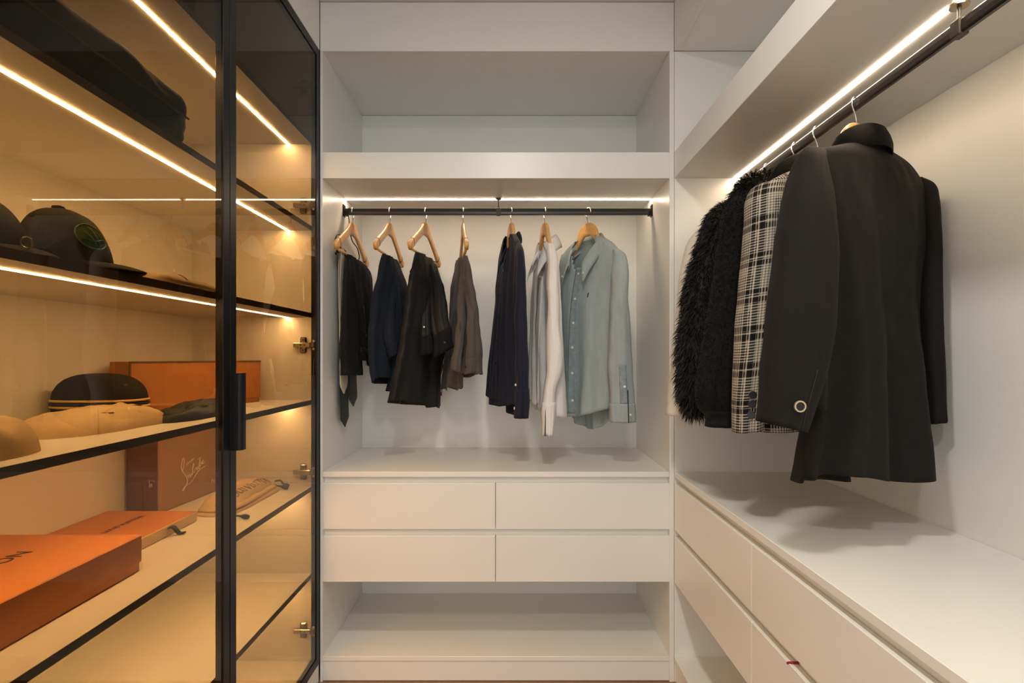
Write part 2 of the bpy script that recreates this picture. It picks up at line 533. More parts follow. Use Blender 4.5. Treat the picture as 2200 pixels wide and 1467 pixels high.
for k, z in SZ.items():
    sh = box('shelf', CB, XS - 0.0012, 0.688, YP, z - 0.0165, z, 'cab_inside', cb, bev=0)
    box('front_edge', XS - 0.0012, XS, 0.688, YP, z - 0.0165, z, 'shelf_edge', sh, bev=0)
    box('light_strip', -0.8125, -0.8035, 0.689, YP - 0.001, z - 0.0180, z - 0.0160, 'led_glass', sh, bev=0)

def door(y0, y1, handle_y=None):
    z0, z1, fw = 0.071, 2.3035, 0.030
    xf, xk = XL, XL - 0.020
    g = join(boxg(xk, xf, y0, y0 + fw, z0, z1, 0.001), boxg(xk, xf, y1 - fw, y1, z0, z1, 0.001),
             boxg(xk, xf, y0 + fw, y1 - fw, z0, z0 + fw, 0.001), boxg(xk, xf, y0 + fw, y1 - fw, z1 - fw, z1, 0.001))
    d = add('door', *g, 'black_metal', cb)
    setp(d, 'black metal framed glass door')
    gp = box('glass_pane', xf - 0.007, xf - 0.003, y0 + fw - 0.002, y1 - fw + 0.002, z0 + fw - 0.002, z1 - fw + 0.002, 'glass', d, bev=0)
    setp(gp, 'amber tinted glass pane')
    return d
dn = door(0.670, 1.3525)
df = door(1.3550, 1.9835)
# handle on the far door: fin and rounded grip
gh = []
n = 12
hz0, hz1 = 0.9545, 1.1475
ring = [(-0.702, 1.3555), (-0.684, 1.3555)] + [(-0.684 + 0.010 * math.sin(a), 1.3655 - 0.010 * math.cos(a)) for a in np.linspace(0.1, math.pi / 2, 7)] + [(-0.674, 1.377), (-0.678, 1.380), (-0.681, 1.377), (-0.684, 1.3665), (-0.688, 1.3600), (-0.702, 1.3600)]
V = [(x, y, z) for z in (hz0, hz1) for x, y in ring]
m_ = len(ring)
Fc = [[i, (i + 1) % m_, m_ + (i + 1) % m_, m_ + i] for i in range(m_)] + [list(range(m_))[::-1], [m_ + i for i in range(m_)]]
add('handle', V, Fc, 'black_metal', df)

def hinge(z, mname='nickel'):
    y = YP
    h = add('hinge', *boxg(-0.786, -0.724, y - 0.017, y - 0.004, z - 0.008, z + 0.008, 0.002), mname, cb)
    g = join(boxg(-0.764, -0.740, y - 0.005, y - 0.0005, z - 0.029, z + 0.029, 0.004),
             boxg(-0.760, -0.744, y - 0.010, y - 0.004, z - 0.026, z - 0.012, 0.002),
             boxg(-0.760, -0.744, y - 0.010, y - 0.004, z + 0.012, z + 0.026, 0.002))
    add('mounting_plate', *g, mname, h)
    for dz in (-0.019, 0.019):
        add('screw', *discg((-0.752, y - 0.010, z + dz), (0, -1, 0), 0.0042, 0.001), 'edge_dark', h)
    add('adjusting_screw', *join(discg((-0.758, y - 0.017, z), (0, -1, 0), 0.0035, 0.001), discg((-0.744, y - 0.017, z), (0, -1, 0), 0.0035, 0.001)), 'edge_dark', h)
    for dz in (-0.014, 0.014):
        add('cup_screw', *discg((-0.713, y - 0.0115, z + dz), (0, -1, 0), 0.005, 0.0015), 'nickel', h)
    add('cup', *boxg(-0.726, -0.708, y - 0.016, y - 0.0115, z - 0.010, z + 0.010, 0.003), 'edge_dark', h)
for z in (1.732, 1.230, 0.773, 0.202, 2.162):
    hinge(z)

# ------------------------------------------------------------------ wooden hangers
def sect_loft(cs, hh, tt, n=12, ex=0.6):
    """rounded bar through points cs (u, z) in the u-z plane, half heights hh, half thicknesses tt"""
    C = np.asarray(cs, float)
    T = np.gradient(C, axis=0); T /= np.linalg.norm(T, axis=1)[:, None]
    V, Fc = [], []
    for i in range(len(C)):
        nx, nz = -T[i][1], T[i][0]
        for k in range(n):
            q = 2 * math.pi * k / n
            a = math.copysign(abs(math.cos(q))**ex, math.cos(q)) * hh[i]
            b = math.copysign(abs(math.sin(q))**ex, math.sin(q)) * tt[i]
            V.append((C[i][0] + nx * a, b, C[i][1] + nz * a))
    for i in range(len(C) - 1):
        for k in range(n):
            Fc.append([i * n + k, i * n + (k + 1) % n, (i + 1) * n + (k + 1) % n, (i + 1) * n + k])
    Fc.append(list(range(n))[::-1]); Fc.append([(len(C) - 1) * n + k for k in range(n)])
    return V, Fc

def make_hanger(name='clothes_hanger', bar=True, steep=False):
    """local frame: x along the arms, origin where the hook rests on the rail"""
    root = thing(name, 'wooden clothes hanger', 'hanger')
    half = [(0.000, -0.090), (0.014, -0.0905), (0.030, -0.094), (0.052, -0.105), (0.085, -0.124), (0.125, -0.146), (0.165, -0.168), (0.195, -0.186), (0.215, -0.200)]
    hh = [0.028, 0.0275, 0.025, 0.019, 0.016, 0.0155, 0.0155, 0.017, 0.017]
    tt = [0.0075, 0.0075, 0.007, 0.0065, 0.0062, 0.0062, 0.007, 0.008, 0.0085]
    if steep:      # contoured jacket hanger, sloping like the shoulders it carries
        half = [(0.000, -0.090), (0.014, -0.0915), (0.028, -0.098), (0.050, -0.128), (0.085, -0.172), (0.115, -0.202), (0.138, -0.220), (0.150, -0.229)]
        hh = [0.028, 0.0270, 0.023, 0.014, 0.010, 0.009, 0.008, 0.008]
        tt = [0.0085, 0.0085, 0.0085, 0.008, 0.0075, 0.007, 0.006, 0.006]
    C = [(-u, z) for u, z in half[:0:-1]] + half
    H = hh[:0:-1] + hh
    T = tt[:0:-1] + tt
    q = crom(np.c_[np.array(C), H, T], np.linspace(0, 1, 49))
    b = add('shoulder_body', *sect_loft(q[:, :2], q[:, 2], q[:, 3]), 'wood', root, smooth=True, local=True)
    for s in (() if steep else (-1, 1)):
        g = sect_loft([(s * 0.181, -0.1775), (s * 0.1825, -0.1784), (s * 0.184, -0.1793)], [0.0172] * 3, [0.0082] * 3)
        add('notch_line', *g, 'groove', b, local=True)
    if bar:
        add('trouser_bar', *tubeg([(-0.205, 0, -0.206), (0.205, 0, -0.206)], 0.005, 10), 'wood', root, smooth=True, local=True)
    r = 0.0165
    P = [(-r * math.cos(a), 0, -r + r * math.sin(a)) for a in np.linspace(-0.5, math.pi, 22)][::-1]
    # shank comes off the +x... start side, back under the rail, then down
    P = [(-0.0, 0, -0.072), (-0.0, 0, -0.058), (-0.004, 0, -0.045), (-0.012, 0, -0.030)] + [(r * math.cos(a), 0, -r + r * math.sin(a)) for a in np.linspace(math.pi * 1.03, -0.35, 20)]
    add('hook', *tubeg(smoothpath(P, 40), 0.0018, 8), 'chrome', root, smooth=True, local=True)
    return root

HANG = {}
def hanger(px=None, Y=None, yaw=0.0, label='', rail='c', steep=False):
    """yaw: direction of the arms, radians from +x"""
    if rail == 'c':
        loc = (W(px, 455, YR)[0], YR, ZR + 0.0135 + 0.0030)
    else:
        loc = (XRR, Y, ZRR + 0.0135 + 0.0030)
    steep = steep or rail == 'r'
    if steep not in HANG:
        h = HANG[steep] = make_hanger(bar=not steep, steep=steep)
    else:
        h = copy_tree(HANG[steep])
    h.location = loc
    h.rotation_euler = (0, 0, yaw)
    setp(h, label, 'hanger', 'wooden clothes hangers')
    return h

# ------------------------------------------------------------------ garments: lofted cloth
def nz(x, y, z=0.0):
    return noise.noise(Vector((x, y, z)))

class Cloth:
    """closed cloth tube. rows: (left point, right point) pairs; thick: (front, back) half depths;
    folds run down the length and deepen towards the hem."""
    def __init__(self, rows, thick, R=70, N=88, k=3.0, amp=0.012, amp0=0.1, seed=1, crump=0.003, ex=0.75, hemf=None, hemb=None, taper=1.5, facing=None):
        rows = np.array([np.r_[a, b] for a, b in rows], float)
        th = np.array([(t, t) if np.isscalar(t) else t for t in thick], float)
        allr = np.c_[rows, th]
        d = np.r_[0, np.cumsum(np.maximum(np.linalg.norm(np.diff((rows[:, :3] + rows[:, 3:]) / 2, axis=0), axis=1), 1e-6))]
        # chord parameter by centre line
        self.d = d / d[-1]; self.len = d[-1]
        self.R, self.N = R, N
        ts = np.linspace(0, 1, R)
        if R > 30:   # finer rows at the top
            ts = ts**1.15
        self.ts = ts
        self.Q = self._interp(allr, ts)
        self.seed, self.k, self.amp, self.amp0, self.crump, self.ex, self.taper = seed, k, amp, amp0, crump, ex, taper
        self.hemf, self.hemb = hemf, hemb
        self.facing = facing
        self._build()
    def _interp(self, P, ts):
        d = self.d
        out = np.empty((len(ts), P.shape[1]))
        m = np.zeros_like(P)
        for i in range(len(P)):
            if i == 0: m[i] = (P[1] - P[0]) / (d[1] - d[0])
            elif i == len(P) - 1: m[i] = (P[-1] - P[-2]) / (d[-1] - d[-2])
            else: m[i] = ((P[i + 1] - P[i]) / (d[i + 1] - d[i]) * (d[i] - d[i - 1]) + (P[i] - P[i - 1]) / (d[i] - d[i - 1]) * (d[i + 1] - d[i])) / (d[i + 1] - d[i - 1])
        for j, t in enumerate(ts):
            i = min(max(int(np.searchsorted(d, t, side='right')) - 1, 0), len(P) - 2)
            h = d[i + 1] - d[i]; s = min(max((t - d[i]) / h, 0), 1)
            out[j] = (2 * s**3 - 3 * s**2 + 1) * P[i] + (s**3 - 2 * s**2 + s) * h * m[i] + (-2 * s**3 + 3 * s**2) * P[i + 1] + (s**3 - s**2) * h * m[i + 1]
        return out
    def _build(self):
        R, N = self.R, self.N
        self.G = np.empty((R, N, 3)); self.UV = np.empty((R, N + 1, 2))
        rnd = random.Random(self.seed)
        ph = [rnd.uniform(0, 6.28) for _ in range(8)]
        th = np.linspace(0, 2 * math.pi, N, endpoint=False)
        for j in range(R):
            t = self.ts[j]
            A, B, tf, tb = self.Q[j, :3], self.Q[j, 3:6], max(self.Q[j, 6], 0.001), max(self.Q[j, 7], 0.001)
            w = B - A
            n = np.array((w[1], -w[0], 0.0)); n /= np.linalg.norm(n) + 1e-9      # points towards -y when A is left of B
            if self.facing is not None:
                n = np.array(self.facing, float); n /= np.linalg.norm(n)
            am = self.amp * (self.amp0 + (1 - self.amp0) * t**self.taper)
            for i, q in enumerate(th):
                s = 0.5 - 0.5 * math.cos(q)
                sn = math.sin(q)
                v = math.copysign(abs(sn)**self.ex, sn)
                side = 0 if sn >= 0 else 3
                x = 2 * math.pi * self.k * (s + 0.06 * math.sin(3 * t + ph[side])) + ph[side + 1] + 0.9 * math.sin(2.3 * t + ph[side + 2])
                f = math.sin(x + 0.7 * math.sin(x + 0.5)) + 0.45 * math.sin(2.17 * x + ph[side + 1] * 2)
                c = nz(s * 7 + self.seed, t * 6, side) * 0.6 + nz(s * 16 + self.seed * 2, t * 15, side + 5) * 0.4
                p = A + w * s
                hgt = (tf if sn >= 0 else tb)
                off = v * hgt + (abs(sn)**0.6) * (am * f * (1 if sn >= 0 else -1)) + self.crump * c * (0.35 + 0.65 * abs(sn))
                edge = (1 - abs(sn)) * self.crump * 1.6 * nz(t * 8 + self.seed, 3.3 + (0 if s < 0.5 else 9))
                p = p + n * off + w / (np.linalg.norm(w) + 1e-9) * edge
                hem = self.hemf if sn >= 0 else self.hemb
                if hem is not None and t > 0.6:
                    g = (t - 0.6) / 0.4
                    p = p + np.array((0, 0, hem(s) * g * g * abs(sn)**0.25))
                self.G[j, i] = p
        for j in range(R):
            dd = np.r_[0, np.cumsum(np.linalg.norm(np.diff(np.vstack((self.G[j], self.G[j][:1])), axis=0), axis=1))]
            self.UV[j, :, 0] = dd - dd[N // 4]
            self.UV[j, :, 1] = self.ts[j] * self.len
    def ti(self, t):
        return float(np.interp(t, self.ts, np.arange(self.R)))
    def at(self, q, t):
        """point and outward normal at ring angle q (0 left edge, pi/2 front middle, pi right edge), length t"""
        fi = q / (2 * math.pi) * self.N; fj = self.ti(t)
        i0 = int(math.floor(fi)); j0 = min(int(fj), self.R - 2); a = fi - i0; b = fj - j0
        G, N = self.G, self.N
        g00, g10, g01, g11 = G[j0, i0 % N], G[j0, (i0 + 1) % N], G[j0 + 1, i0 % N], G[j0 + 1, (i0 + 1) % N]
        p = (g00 * (1 - a) + g10 * a) * (1 - b) + (g01 * (1 - a) + g11 * a) * b
        du = (G[j0, (i0 + 2) % N] - G[j0, (i0 - 1) % N]); dv = G[min(j0 + 2, self.R - 1), i0 % N] - G[max(j0 - 1, 0), i0 % N]
        n = np.cross(du, dv); n /= np.linalg.norm(n) + 1e-12
        c = G[j0].mean(axis=0)
        if n @ (p - c) < 0: n = -n
        return p, n
    def mesh(self, name, m, parent, cap_top=False, thickness=0.0016, hole=None):
        R, N = self.R, self.N
        V = self.G.reshape(-1, 3).copy()
        Fc = [[j * N + i, j * N + (i + 1) % N, (j + 1) * N + (i + 1) % N, (j + 1) * N + i] for j in range(R - 1) for i in range(N)]
        if hole is not None:   # neck opening: (centre, arm, outline in arm/height)
            c, arm, poly = hole
            def inside(u, z):
                r_ = False
                for a in range(len(poly)):
                    (x1, y1), (x2, y2) = poly[a], poly[a - 1]
                    if (y1 > z) != (y2 > z) and u < (x2 - x1) * (z - y1) / (y2 - y1 + 1e-12) + x1: r_ = not r_
                return r_
            keep = []
            for f in Fc:
                ce = V[f].mean(axis=0)
                if (f[0] % N) < N / 2 and inside((ce - c) @ arm, ce[2]): continue
                keep.append(f)
            Fc = keep
        uv = self.UV[:, :N].reshape(-1, 2)
        if cap_top:
            Fc.append([i for i in range(N)][::-1])
        o = add(name, V, Fc, m, parent, smooth=True, uvs=uv)
        if thickness:
            md = o.modifiers.new('thickness', 'SOLIDIFY'); md.thickness = thickness; md.offset = 0
        return o
    def strip(self, name, m, parent, q0, q1, t0, t1, off=0.0015, nq=10, ntt=40, thickness=0.0015, shape=None, smooth=True):
        """a piece of cloth lying on the surface (placket, cuff, pocket flap)"""
        V, uv = [], []
        for b in range(ntt):
            for a in range(nq):
                fa, fb = a / (nq - 1), b / (ntt - 1)
                q, t = q0 + (q1 - q0) * fa, t0 + (t1 - t0) * fb
                if shape: q, t = shape(fa, fb, q, t)
                p, n = self.at(q, min(t, 1.0))
                V.append(p + n * off); uv.append((fa * 0.05, fb * 0.3))
        Fc = [[b * nq + a, b * nq + a + 1, (b + 1) * nq + a + 1, (b + 1) * nq + a] for b in range(ntt - 1) for a in range(nq - 1)]
        o = add(name, V, Fc, m, parent, smooth=smooth, uvs=uv)
        md = o.modifiers.new('thickness', 'SOLIDIFY'); md.thickness = thickness; md.offset = 1 if False else 0
        return o
    def button(self, parent, q, t, r=0.0055, m='button_white', off=0.003):
        p, n = self.at(q, t)
        return add('button', *discg(p + n * (off - 0.0005), n, r, 0.002), m, parent, smooth=False)

def pxrows(rows):
    """rows of (xl, yl, depth_l, xr, yr, depth_r) in photograph pixels and metres"""
    return [(W(r[0], r[1], r[2]), W(r[3], r[4], r[5])) for r in rows]

def pxsleeve(pts, dY, slant=0.0):
    """pts: (x_centre, y, half_width) in pixels; dY: one depth or one per point"""
    out = []
    for i, (x, y, w) in enumerate(pts):
        Y = dY if np.isscalar(dY) else dY[i]
        out.append((W(x - w, y - slant * w, Y), W(x + w, y + slant * w, Y)))
    return out

def collar(parent, c, arm, front, m, ra=0.062, rn=0.050, zb=0.0, drop=0.10, stand=0.032, leaf=0.045, point=0.035, spread=0.018, q1=2.55, name='collar', lean=0.0, tb=0.0016, hole_only=False):
    """turn-down collar round the neck: c is the back-of-neck base height point on the hanger axis"""
    c = np.asarray(c, float); arm = np.asarray(arm, float); front = np.asarray(front, float)
    arm = arm / np.linalg.norm(arm); front = front / np.linalg.norm(front)
    n = 49
    rowsV = []
    prof = 9
    if hole_only:      # outline of the neckline as (arm offset, height)
        poly = []
        for i in range(n):
            f = -1 + 2 * i / (n - 1)
            poly.append((ra * 0.96 * math.sin(f * q1), c[2] + zb - drop * abs(f)**2.0 + 0.004))
        return (c, arm, [(poly[0][0], poly[0][1])] + poly[n // 6: n - n // 6] + [(poly[-1][0], poly[-1][1])] if False else poly[:n // 2 - 8] + [(-ra * 0.7, c[2] + 0.2), (ra * 0.7, c[2] + 0.2)] + poly[n // 2 + 9:])
    for i in range(n):
        f = -1 + 2 * i / (n - 1)
        q = f * q1
        rad = arm * ra * math.sin(q) - front * rn * math.cos(q)
        out = arm * math.sin(q) - front * math.cos(q)
        e = abs(f)
        base = c + rad + np.array((0, 0, zb - drop * e**2.0)) + front * lean * e
        hgt = stand * (1 - 0.55 * e**3)
        lf = leaf + point * e**3
        top = base + np.array((0, 0, hgt)) - out * 0.004
        tip = base + np.array((0, 0, hgt - lf)) + out * (spread + 0.004 * math.sin(5 * f)) + arm * math.copysign(1, f) * 0.010 * e**4
        row = [base, base * 0.5 + top * 0.5, top - out * 0.001, top + out * 0.003 + np.array((0, 0, 0.002)), top + out * 0.007 - np.array((0, 0, 0.001))]
        a = row[-1]
        for s in (0.33, 0.66, 1.0):
            row.append(a * (1 - s) + tip * s + out * 0.004 * math.sin(s * math.pi))
        row.append(row[-1] - out * 0.001)
        rowsV.append(row)
    V = [p for r in rowsV for p in r]
    Fc = [[i * prof + k, i * prof + k + 1, (i + 1) * prof + k + 1, (i + 1) * prof + k] for i in range(n - 1) for k in range(prof - 1)]
    o = add(name, V, Fc, m, parent, smooth=True)
    md = o.modifiers.new('thickness', 'SOLIDIFY'); md.thickness = tb; md.offset = 0
    return o, np.array(rowsV)

def gthing(name, label, cat, px, Y, group=None):
    x = (px - CX) * Y / F
    return thing(name, label, cat, (x, Y, 1.0), group=group)

# ---- the centre rail, from the left ------------------------------------------------
PI = math.pi
# hangers (arms point along +x of the hanger turned by yaw; pi/2 = straight into the wardrobe)
hanger(758, yaw=-PI / 2, label='leftmost wooden hanger on the facing rail, holding black trousers over its bar')
hanger(838, yaw=-PI / 2 - 0.03, label='wooden hanger holding the navy sweater folded over its bar')
hanger(915, yaw=-PI / 2 - 0.12, label='wooden hanger holding the long black shirt folded over its bar')
hanger(995, yaw=-PI / 2 + 0.15, label='wooden hanger holding the grey brown shirt folded over its bar')
hanger(1098, steep=True, yaw=-PI / 2 + 0.20, label='wooden hanger inside the dark navy button shirt')
hanger(1170, steep=True, yaw=-PI / 2 + 0.20, label='wooden hanger inside the white shirt')
hanger(1263, steep=True, yaw=-math.atan2(0.145, 0.105), label='wooden hanger inside the faded blue denim shirt')

# black trousers folded over the bar
n_, f_ = 2.06, 2.42
t1 = gthing('trousers', 'black trousers folded over the leftmost wooden hanger beside the ties', 'trousers', 765, 2.24)
cl = Cloth(pxrows([(747, 546, n_, 785, 571, f_), (744, 565, n_, 792, 583, f_), (741, 620, n_, 797, 625, f_), (740, 700, n_, 798, 700, f_), (740, 750, n_, 800, 755, f_), (743, 778, n_, 801, 779, f_)]),
           [0.007, 0.016, 0.024, 0.028, 0.030, 0.030], k=2.4, amp=0.009, seed=3, crump=0.008, amp0=0.45, hemf=lambda s: 0.010 * math.sin(9 * s + 0.0) + 0.006 * math.sin(23 * s), hemb=lambda s: 0.012 * math.sin(8 * s + 1.0))
leg1 = cl.mesh('trouser_leg', 'black_cloth', t1, cap_top=True)
cl2 = Cloth(pxrows([(746, 556, n_ - 0.01, 760, 566, 2.22), (741, 620, n_ - 0.01, 766, 622, 2.22), (739, 700, n_ - 0.01, 768, 700, 2.22), (738, 770, n_ - 0.01, 770, 772, 2.22), (740, 806, n_ - 0.01, 770, 806, 2.22)]),
            [0.010, 0.018, 0.022, 0.026, 0.026], k=1.3, amp=0.007, seed=5, crump=0.006, amp0=0.45)
cl2.mesh('trouser_leg', 'black_cloth', t1, cap_top=True)
cl.strip('waistband', 'black_shiny', t1, 1.1, 2.9, 0.86, 0.91, off=0.003, nq=14, ntt=5)
cl.button(t1, 1.35, 0.74, r=0.003, m='chrome', off=0.004)
cl.strip('pocket_welt', 'black_shiny', t1, 1.22, 1.42, 0.45, 0.73, off=0.002, nq=4, ntt=16)

# ties on a black tie hanger
xh = W(750, 455, YR)[0]
XT = -0.672
th_ = thing('tie_hanger', 'black wire tie hanger at the left end of the facing rail', 'hanger', (xh, YR, 1.6))
r = 0.0165
zt = ZR + 0.0135 + 0.003
P = [(xh, YR + r * math.cos(a), zt - r + r * math.sin(a)) for a in np.linspace(-0.4, PI, 18)] + [(xh, YR - 0.012, zt - 0.034), (xh, YR - 0.002, zt - 0.048), (xh, YR, zt - 0.062), (xh, YR, zt - 0.075)]
add('hook', *tubeg(smoothpath(P, 36), 0.002, 8), 'black_metal', th_, smooth=True)
zb1 = W(745, 545, 2.2)[2]
P = [(xh, YR, zt - 0.072), (xh - 0.004, YR - 0.05, zt - 0.12), (XT, 2.075, zb1 + 0.04), (XT, 2.062, zb1 + 0.020), (XT, 2.075, zb1), (XT, 2.2, zb1), (XT, 2.375, zb1), (XT, 2.392, zb1 + 0.02), (XT, 2.375, zb1 + 0.045), (xh - 0.004, YR + 0.05, zt - 0.12), (xh, YR, zt - 0.072)]
add('frame', *tubeg(smoothpath(P, 70), 0.0022, 8), 'black_metal', th_, smooth=True)
add('end_hook', *tubeg(smoothpath([(XT, 2.085, zb1), (XT, 2.082, zb1 - 0.018), (XT, 2.074, zb1 - 0.026), (XT, 2.066, zb1 - 0.020)], 14), 0.0022, 8), 'black_metal', th_, smooth=True)
add('end_hook', *tubeg(smoothpath([(XT, 2.365, zb1), (XT, 2.362, zb1 - 0.018), (XT, 2.354, zb1 - 0.026), (XT, 2.346, zb1 - 0.020)], 14), 0.0022, 8), 'black_metal', th_, smooth=True)

def tie(label, px0, px1, ytip, m, X, top_w=0.45, name='necktie', tip=0.035, ytop=545, yback=None):
    """a tie folded over the bar: a long blade in front and a shorter tail behind"""
    Ya, Yb = (X * F) / (px0 - CX), (X * F) / (px1 - CX)
    Yc = (Ya + Yb) / 2; hw = abs(Yb - Ya) / 2
    z0 = zb1 + 0.003
    z1 = W(px0, ytip, Yc)[2]
    root = thing(name, label, 'tie', (X, Yc, 1.3), group='ties on the tie hanger')
    nrow = 40
    def blade(z_end, w_end, x, off, nm):
        V, Fc = [], []
        for j in range(nrow):
            f = j / (nrow - 1)
            z = z0 - (z0 - z_end) * f
            tipz = tip
            h = hw * (top_w + (1 - top_w) * f) * w_end
            zr = z - z_end
            if zr < tipz: h = h * max(zr / tipz, 0.02)
            bow = 0.004 * math.sin(5 * f + X * 90)
            for k in range(9):
                s = -1 + k / 4
                V.append((x + bow + 0.0022 * (1 - s * s), Yc + off + s * h, z))
            for k in range(9):
                s = 1 - k / 4
                V.append((x + bow - 0.0015, Yc + off + s * h, z))
        for j in range(nrow - 1):
            for k in range(18):
                Fc.append([j * 18 + k, j * 18 + (k + 1) % 18, (j + 1) * 18 + (k + 1) % 18, (j + 1) * 18 + k])
        Fc.append(list(range(18))[::-1]); Fc.append([(nrow - 1) * 18 + k for k in range(18)])
        return add(nm, V, Fc, m, root, smooth=True)
    blade(z1, 1.0, X + 0.005, 0.0, 'blade')
    blade(z1 + 0.16, 0.55, X - 0.006, 0.006, 'tail')
    w_ = hw * top_w
    V = []
    for k in range(9):
        a = PI * k / 8
        for y in (-w_, w_):
            V.append((X + 0.0065 * math.cos(a), Yc + y, z0 - 0.001 + 0.006 * math.sin(a)))
    o = add('fold', V, [[2 * k, 2 * k + 1, 2 * k + 3, 2 * k + 2] for k in range(8)], m, root, smooth=True)
    md = o.modifiers.new('thickness', 'SOLIDIFY'); md.thickness = 0.002; md.offset = 0
    return root
tie('long black green necktie hanging lowest on the tie hanger', 728, 747, 917, 'tie_green', XT - 0.006, top_w=0.5)
tie('cream necktie with a pointed end on the tie hanger', 725, 743, 846, 'tie_cream', XT + 0.010, top_w=0.35)
tie('charcoal necktie just right of the long one, tip below the trousers', 746, 765, 873, 'tie_charcoal', XT - 0.004, top_w=0.5)
tie('wide grey necktie at the left of the tie hanger', 727, 742, 790, 'tie_grey', XT + 0.004, top_w=0.8)

# navy sweater
t2 = gthing('sweater', 'navy sweater folded over a wooden hanger between black garments', 'sweater', 838, 2.24)
n_, f_ = 2.07, 2.40
cl = Cloth(pxrows([(825, 545, n_, 852, 562, f_), (820, 560, n_, 858, 575, f_), (812, 600, n_, 867, 598, f_), (803, 640, n_, 873, 628, f_), (798, 690, n_, 871, 680, f_), (798, 750, n_, 872, 740, f_), (802, 795, n_, 868, 785, f_), (806, 813, n_, 864, 815, f_)]),
           [0.008, 0.014, 0.022, 0.028, 0.032, 0.032, 0.030, 0.026], k=2.4, amp=0.015, seed=11, crump=0.008, amp0=0.4, hemf=lambda s: 0.010 * math.sin(9 * s) - 0.035 * s, hemb=lambda s: -0.02)
cl.mesh('body', 'navy_knit', t2, cap_top=True)
sv = Cloth(pxsleeve([(843, 590, 6), (840, 640, 9), (836, 690, 11), (838, 725, 11), (842, 748, 9), (846, 766, 8)], [2.20, 2.16, 2.12, 2.11, 2.11, 2.11], slant=-0.6), [0.012, 0.018, 0.020, 0.020, 0.016, 0.015], R=44, N=36, k=1.2, amp=0.003, seed=12)
s_ = sv.mesh('sleeve', 'navy_knit', t2, cap_top=True)
sv.strip('cuff', 'navy_knit', s_, 0, 2 * PI, 0.86, 1.0, off=0.001, nq=37, ntt=8)
sv = Cloth(pxsleeve([(850, 600, 6), (853, 680, 9), (850, 760, 10), (844, 810, 8), (838, 840, 8)], [2.26, 2.20, 2.18, 2.18, 2.17]), [0.012, 0.018, 0.020, 0.018, 0.015], R=44, N=36, k=1.2, amp=0.004, seed=13)
s_ = sv.mesh('sleeve', 'navy_knit', t2, cap_top=True)
sv.strip('cuff', 'navy_knit', s_, 0, 2 * PI, 0.88, 1.0, off=0.001, nq=37, ntt=8)

# long black shirt
t3 = gthing('shirt', 'long black shirt folded over a wooden hanger, sleeve cuff sticking out right', 'shirt', 908, 2.24)
n_, f_ = 2.05, 2.38
cl = Cloth(pxrows([(896, 541, n_, 932, 562, f_), (891, 562, n_, 940, 585, f_), (882, 605, n_, 950, 630, f_), (875, 660, n_, 957, 690, f_), (866, 725, n_, 955, 745, f_), (856, 785, n_, 946, 795, f_), (847, 830, n_, 945, 835, f_), (840, 861, n_, 945, 868, f_)]),
           [0.008, 0.016, 0.026, 0.032, 0.034, 0.034, 0.036, 0.036], k=2.4, amp=0.018, seed=21, crump=0.009, amp0=0.4, hemf=lambda s: (-0.016 if s > 0.55 else 0.0) + 0.004 * math.sin(20 * s), hemb=lambda s: -0.01)
cl.mesh('body', 'black_shiny', t3, cap_top=True)
sv = Cloth(pxsleeve([(925, 570, 8), (936, 615, 14), (942, 660, 18), (947, 700, 19), (952, 725, 19), (953, 742, 20), (955, 756, 21)], [2.24, 2.18, 2.13, 2.11, 2.10, 2.10, 2.10], slant=-0.55), [0.014, 0.022, 0.026, 0.026, 0.024, 0.024, 0.024], R=50, N=44, k=1.6, amp=0.005, seed=22, amp0=0.5, crump=0.006)
s_ = sv.mesh('sleeve', 'black_shiny', t3, cap_top=True)
sv.strip('cuff', 'black_cloth', s_, 0, 2 * PI, 0.80, 1.0, off=0.0025, nq=45, ntt=8)
sv.button(s_, 1.8, 0.92, r=0.0045, m='button_black', off=0.005)
sv = Cloth(pxsleeve([(912, 590, 6), (914, 640, 10), (914, 700, 12), (916, 735, 12), (917, 762, 12)], [2.22, 2.15, 2.11, 2.10, 2.10], slant=-0.2), [0.012, 0.018, 0.020, 0.020, 0.018], R=44, N=36, k=1.3, amp=0.004, seed=23)
s_ = sv.mesh('sleeve', 'black_shiny', t3, cap_top=True)
sv.strip('cuff', 'black_cloth', s_, 0, 2 * PI, 0.80, 1.0, off=0.002, nq=37, ntt=8)
sv.button(s_, 1.4, 0.70, r=0.004, m='chrome', off=0.004)
g = tubeg(smoothpath([W(894, 556, 2.05), W(884, 578, 2.04), W(880, 585, 2.04)], 10), 0.002, 6)
add('hanging_loop', *g, 'black_cloth', t3)
rt = thing('ribbon_tag', 'red ribbon tag hanging behind the hem of the long black shirt', 'tag', tuple(W(945, 812, 2.40)))
V = []
for j in range(16):
    f = j / 15
    for s in (-1, 1):
        p = W(946 + 1.5 * math.sin(6 * f) + s * (3.0 + 2.0 * math.sin(9 * f)), 768 + 82 * f, 2.405 + 0.006 * math.sin(5 * f))
        V.append(p)
o = add('ribbon', V, [[2 * j, 2 * j + 1, 2 * j + 3, 2 * j + 2] for j in range(15)], 'red_cloth', rt)
o.modifiers.new('thickness', 'SOLIDIFY').thickness = 0.0012
a, b = W(945, 815, 2.397), W(948, 842, 2.397)
add('white_print', *boxg(a[0], b[0], 2.3965, 2.3978, b[2], a[2]), 'print_white', rt)

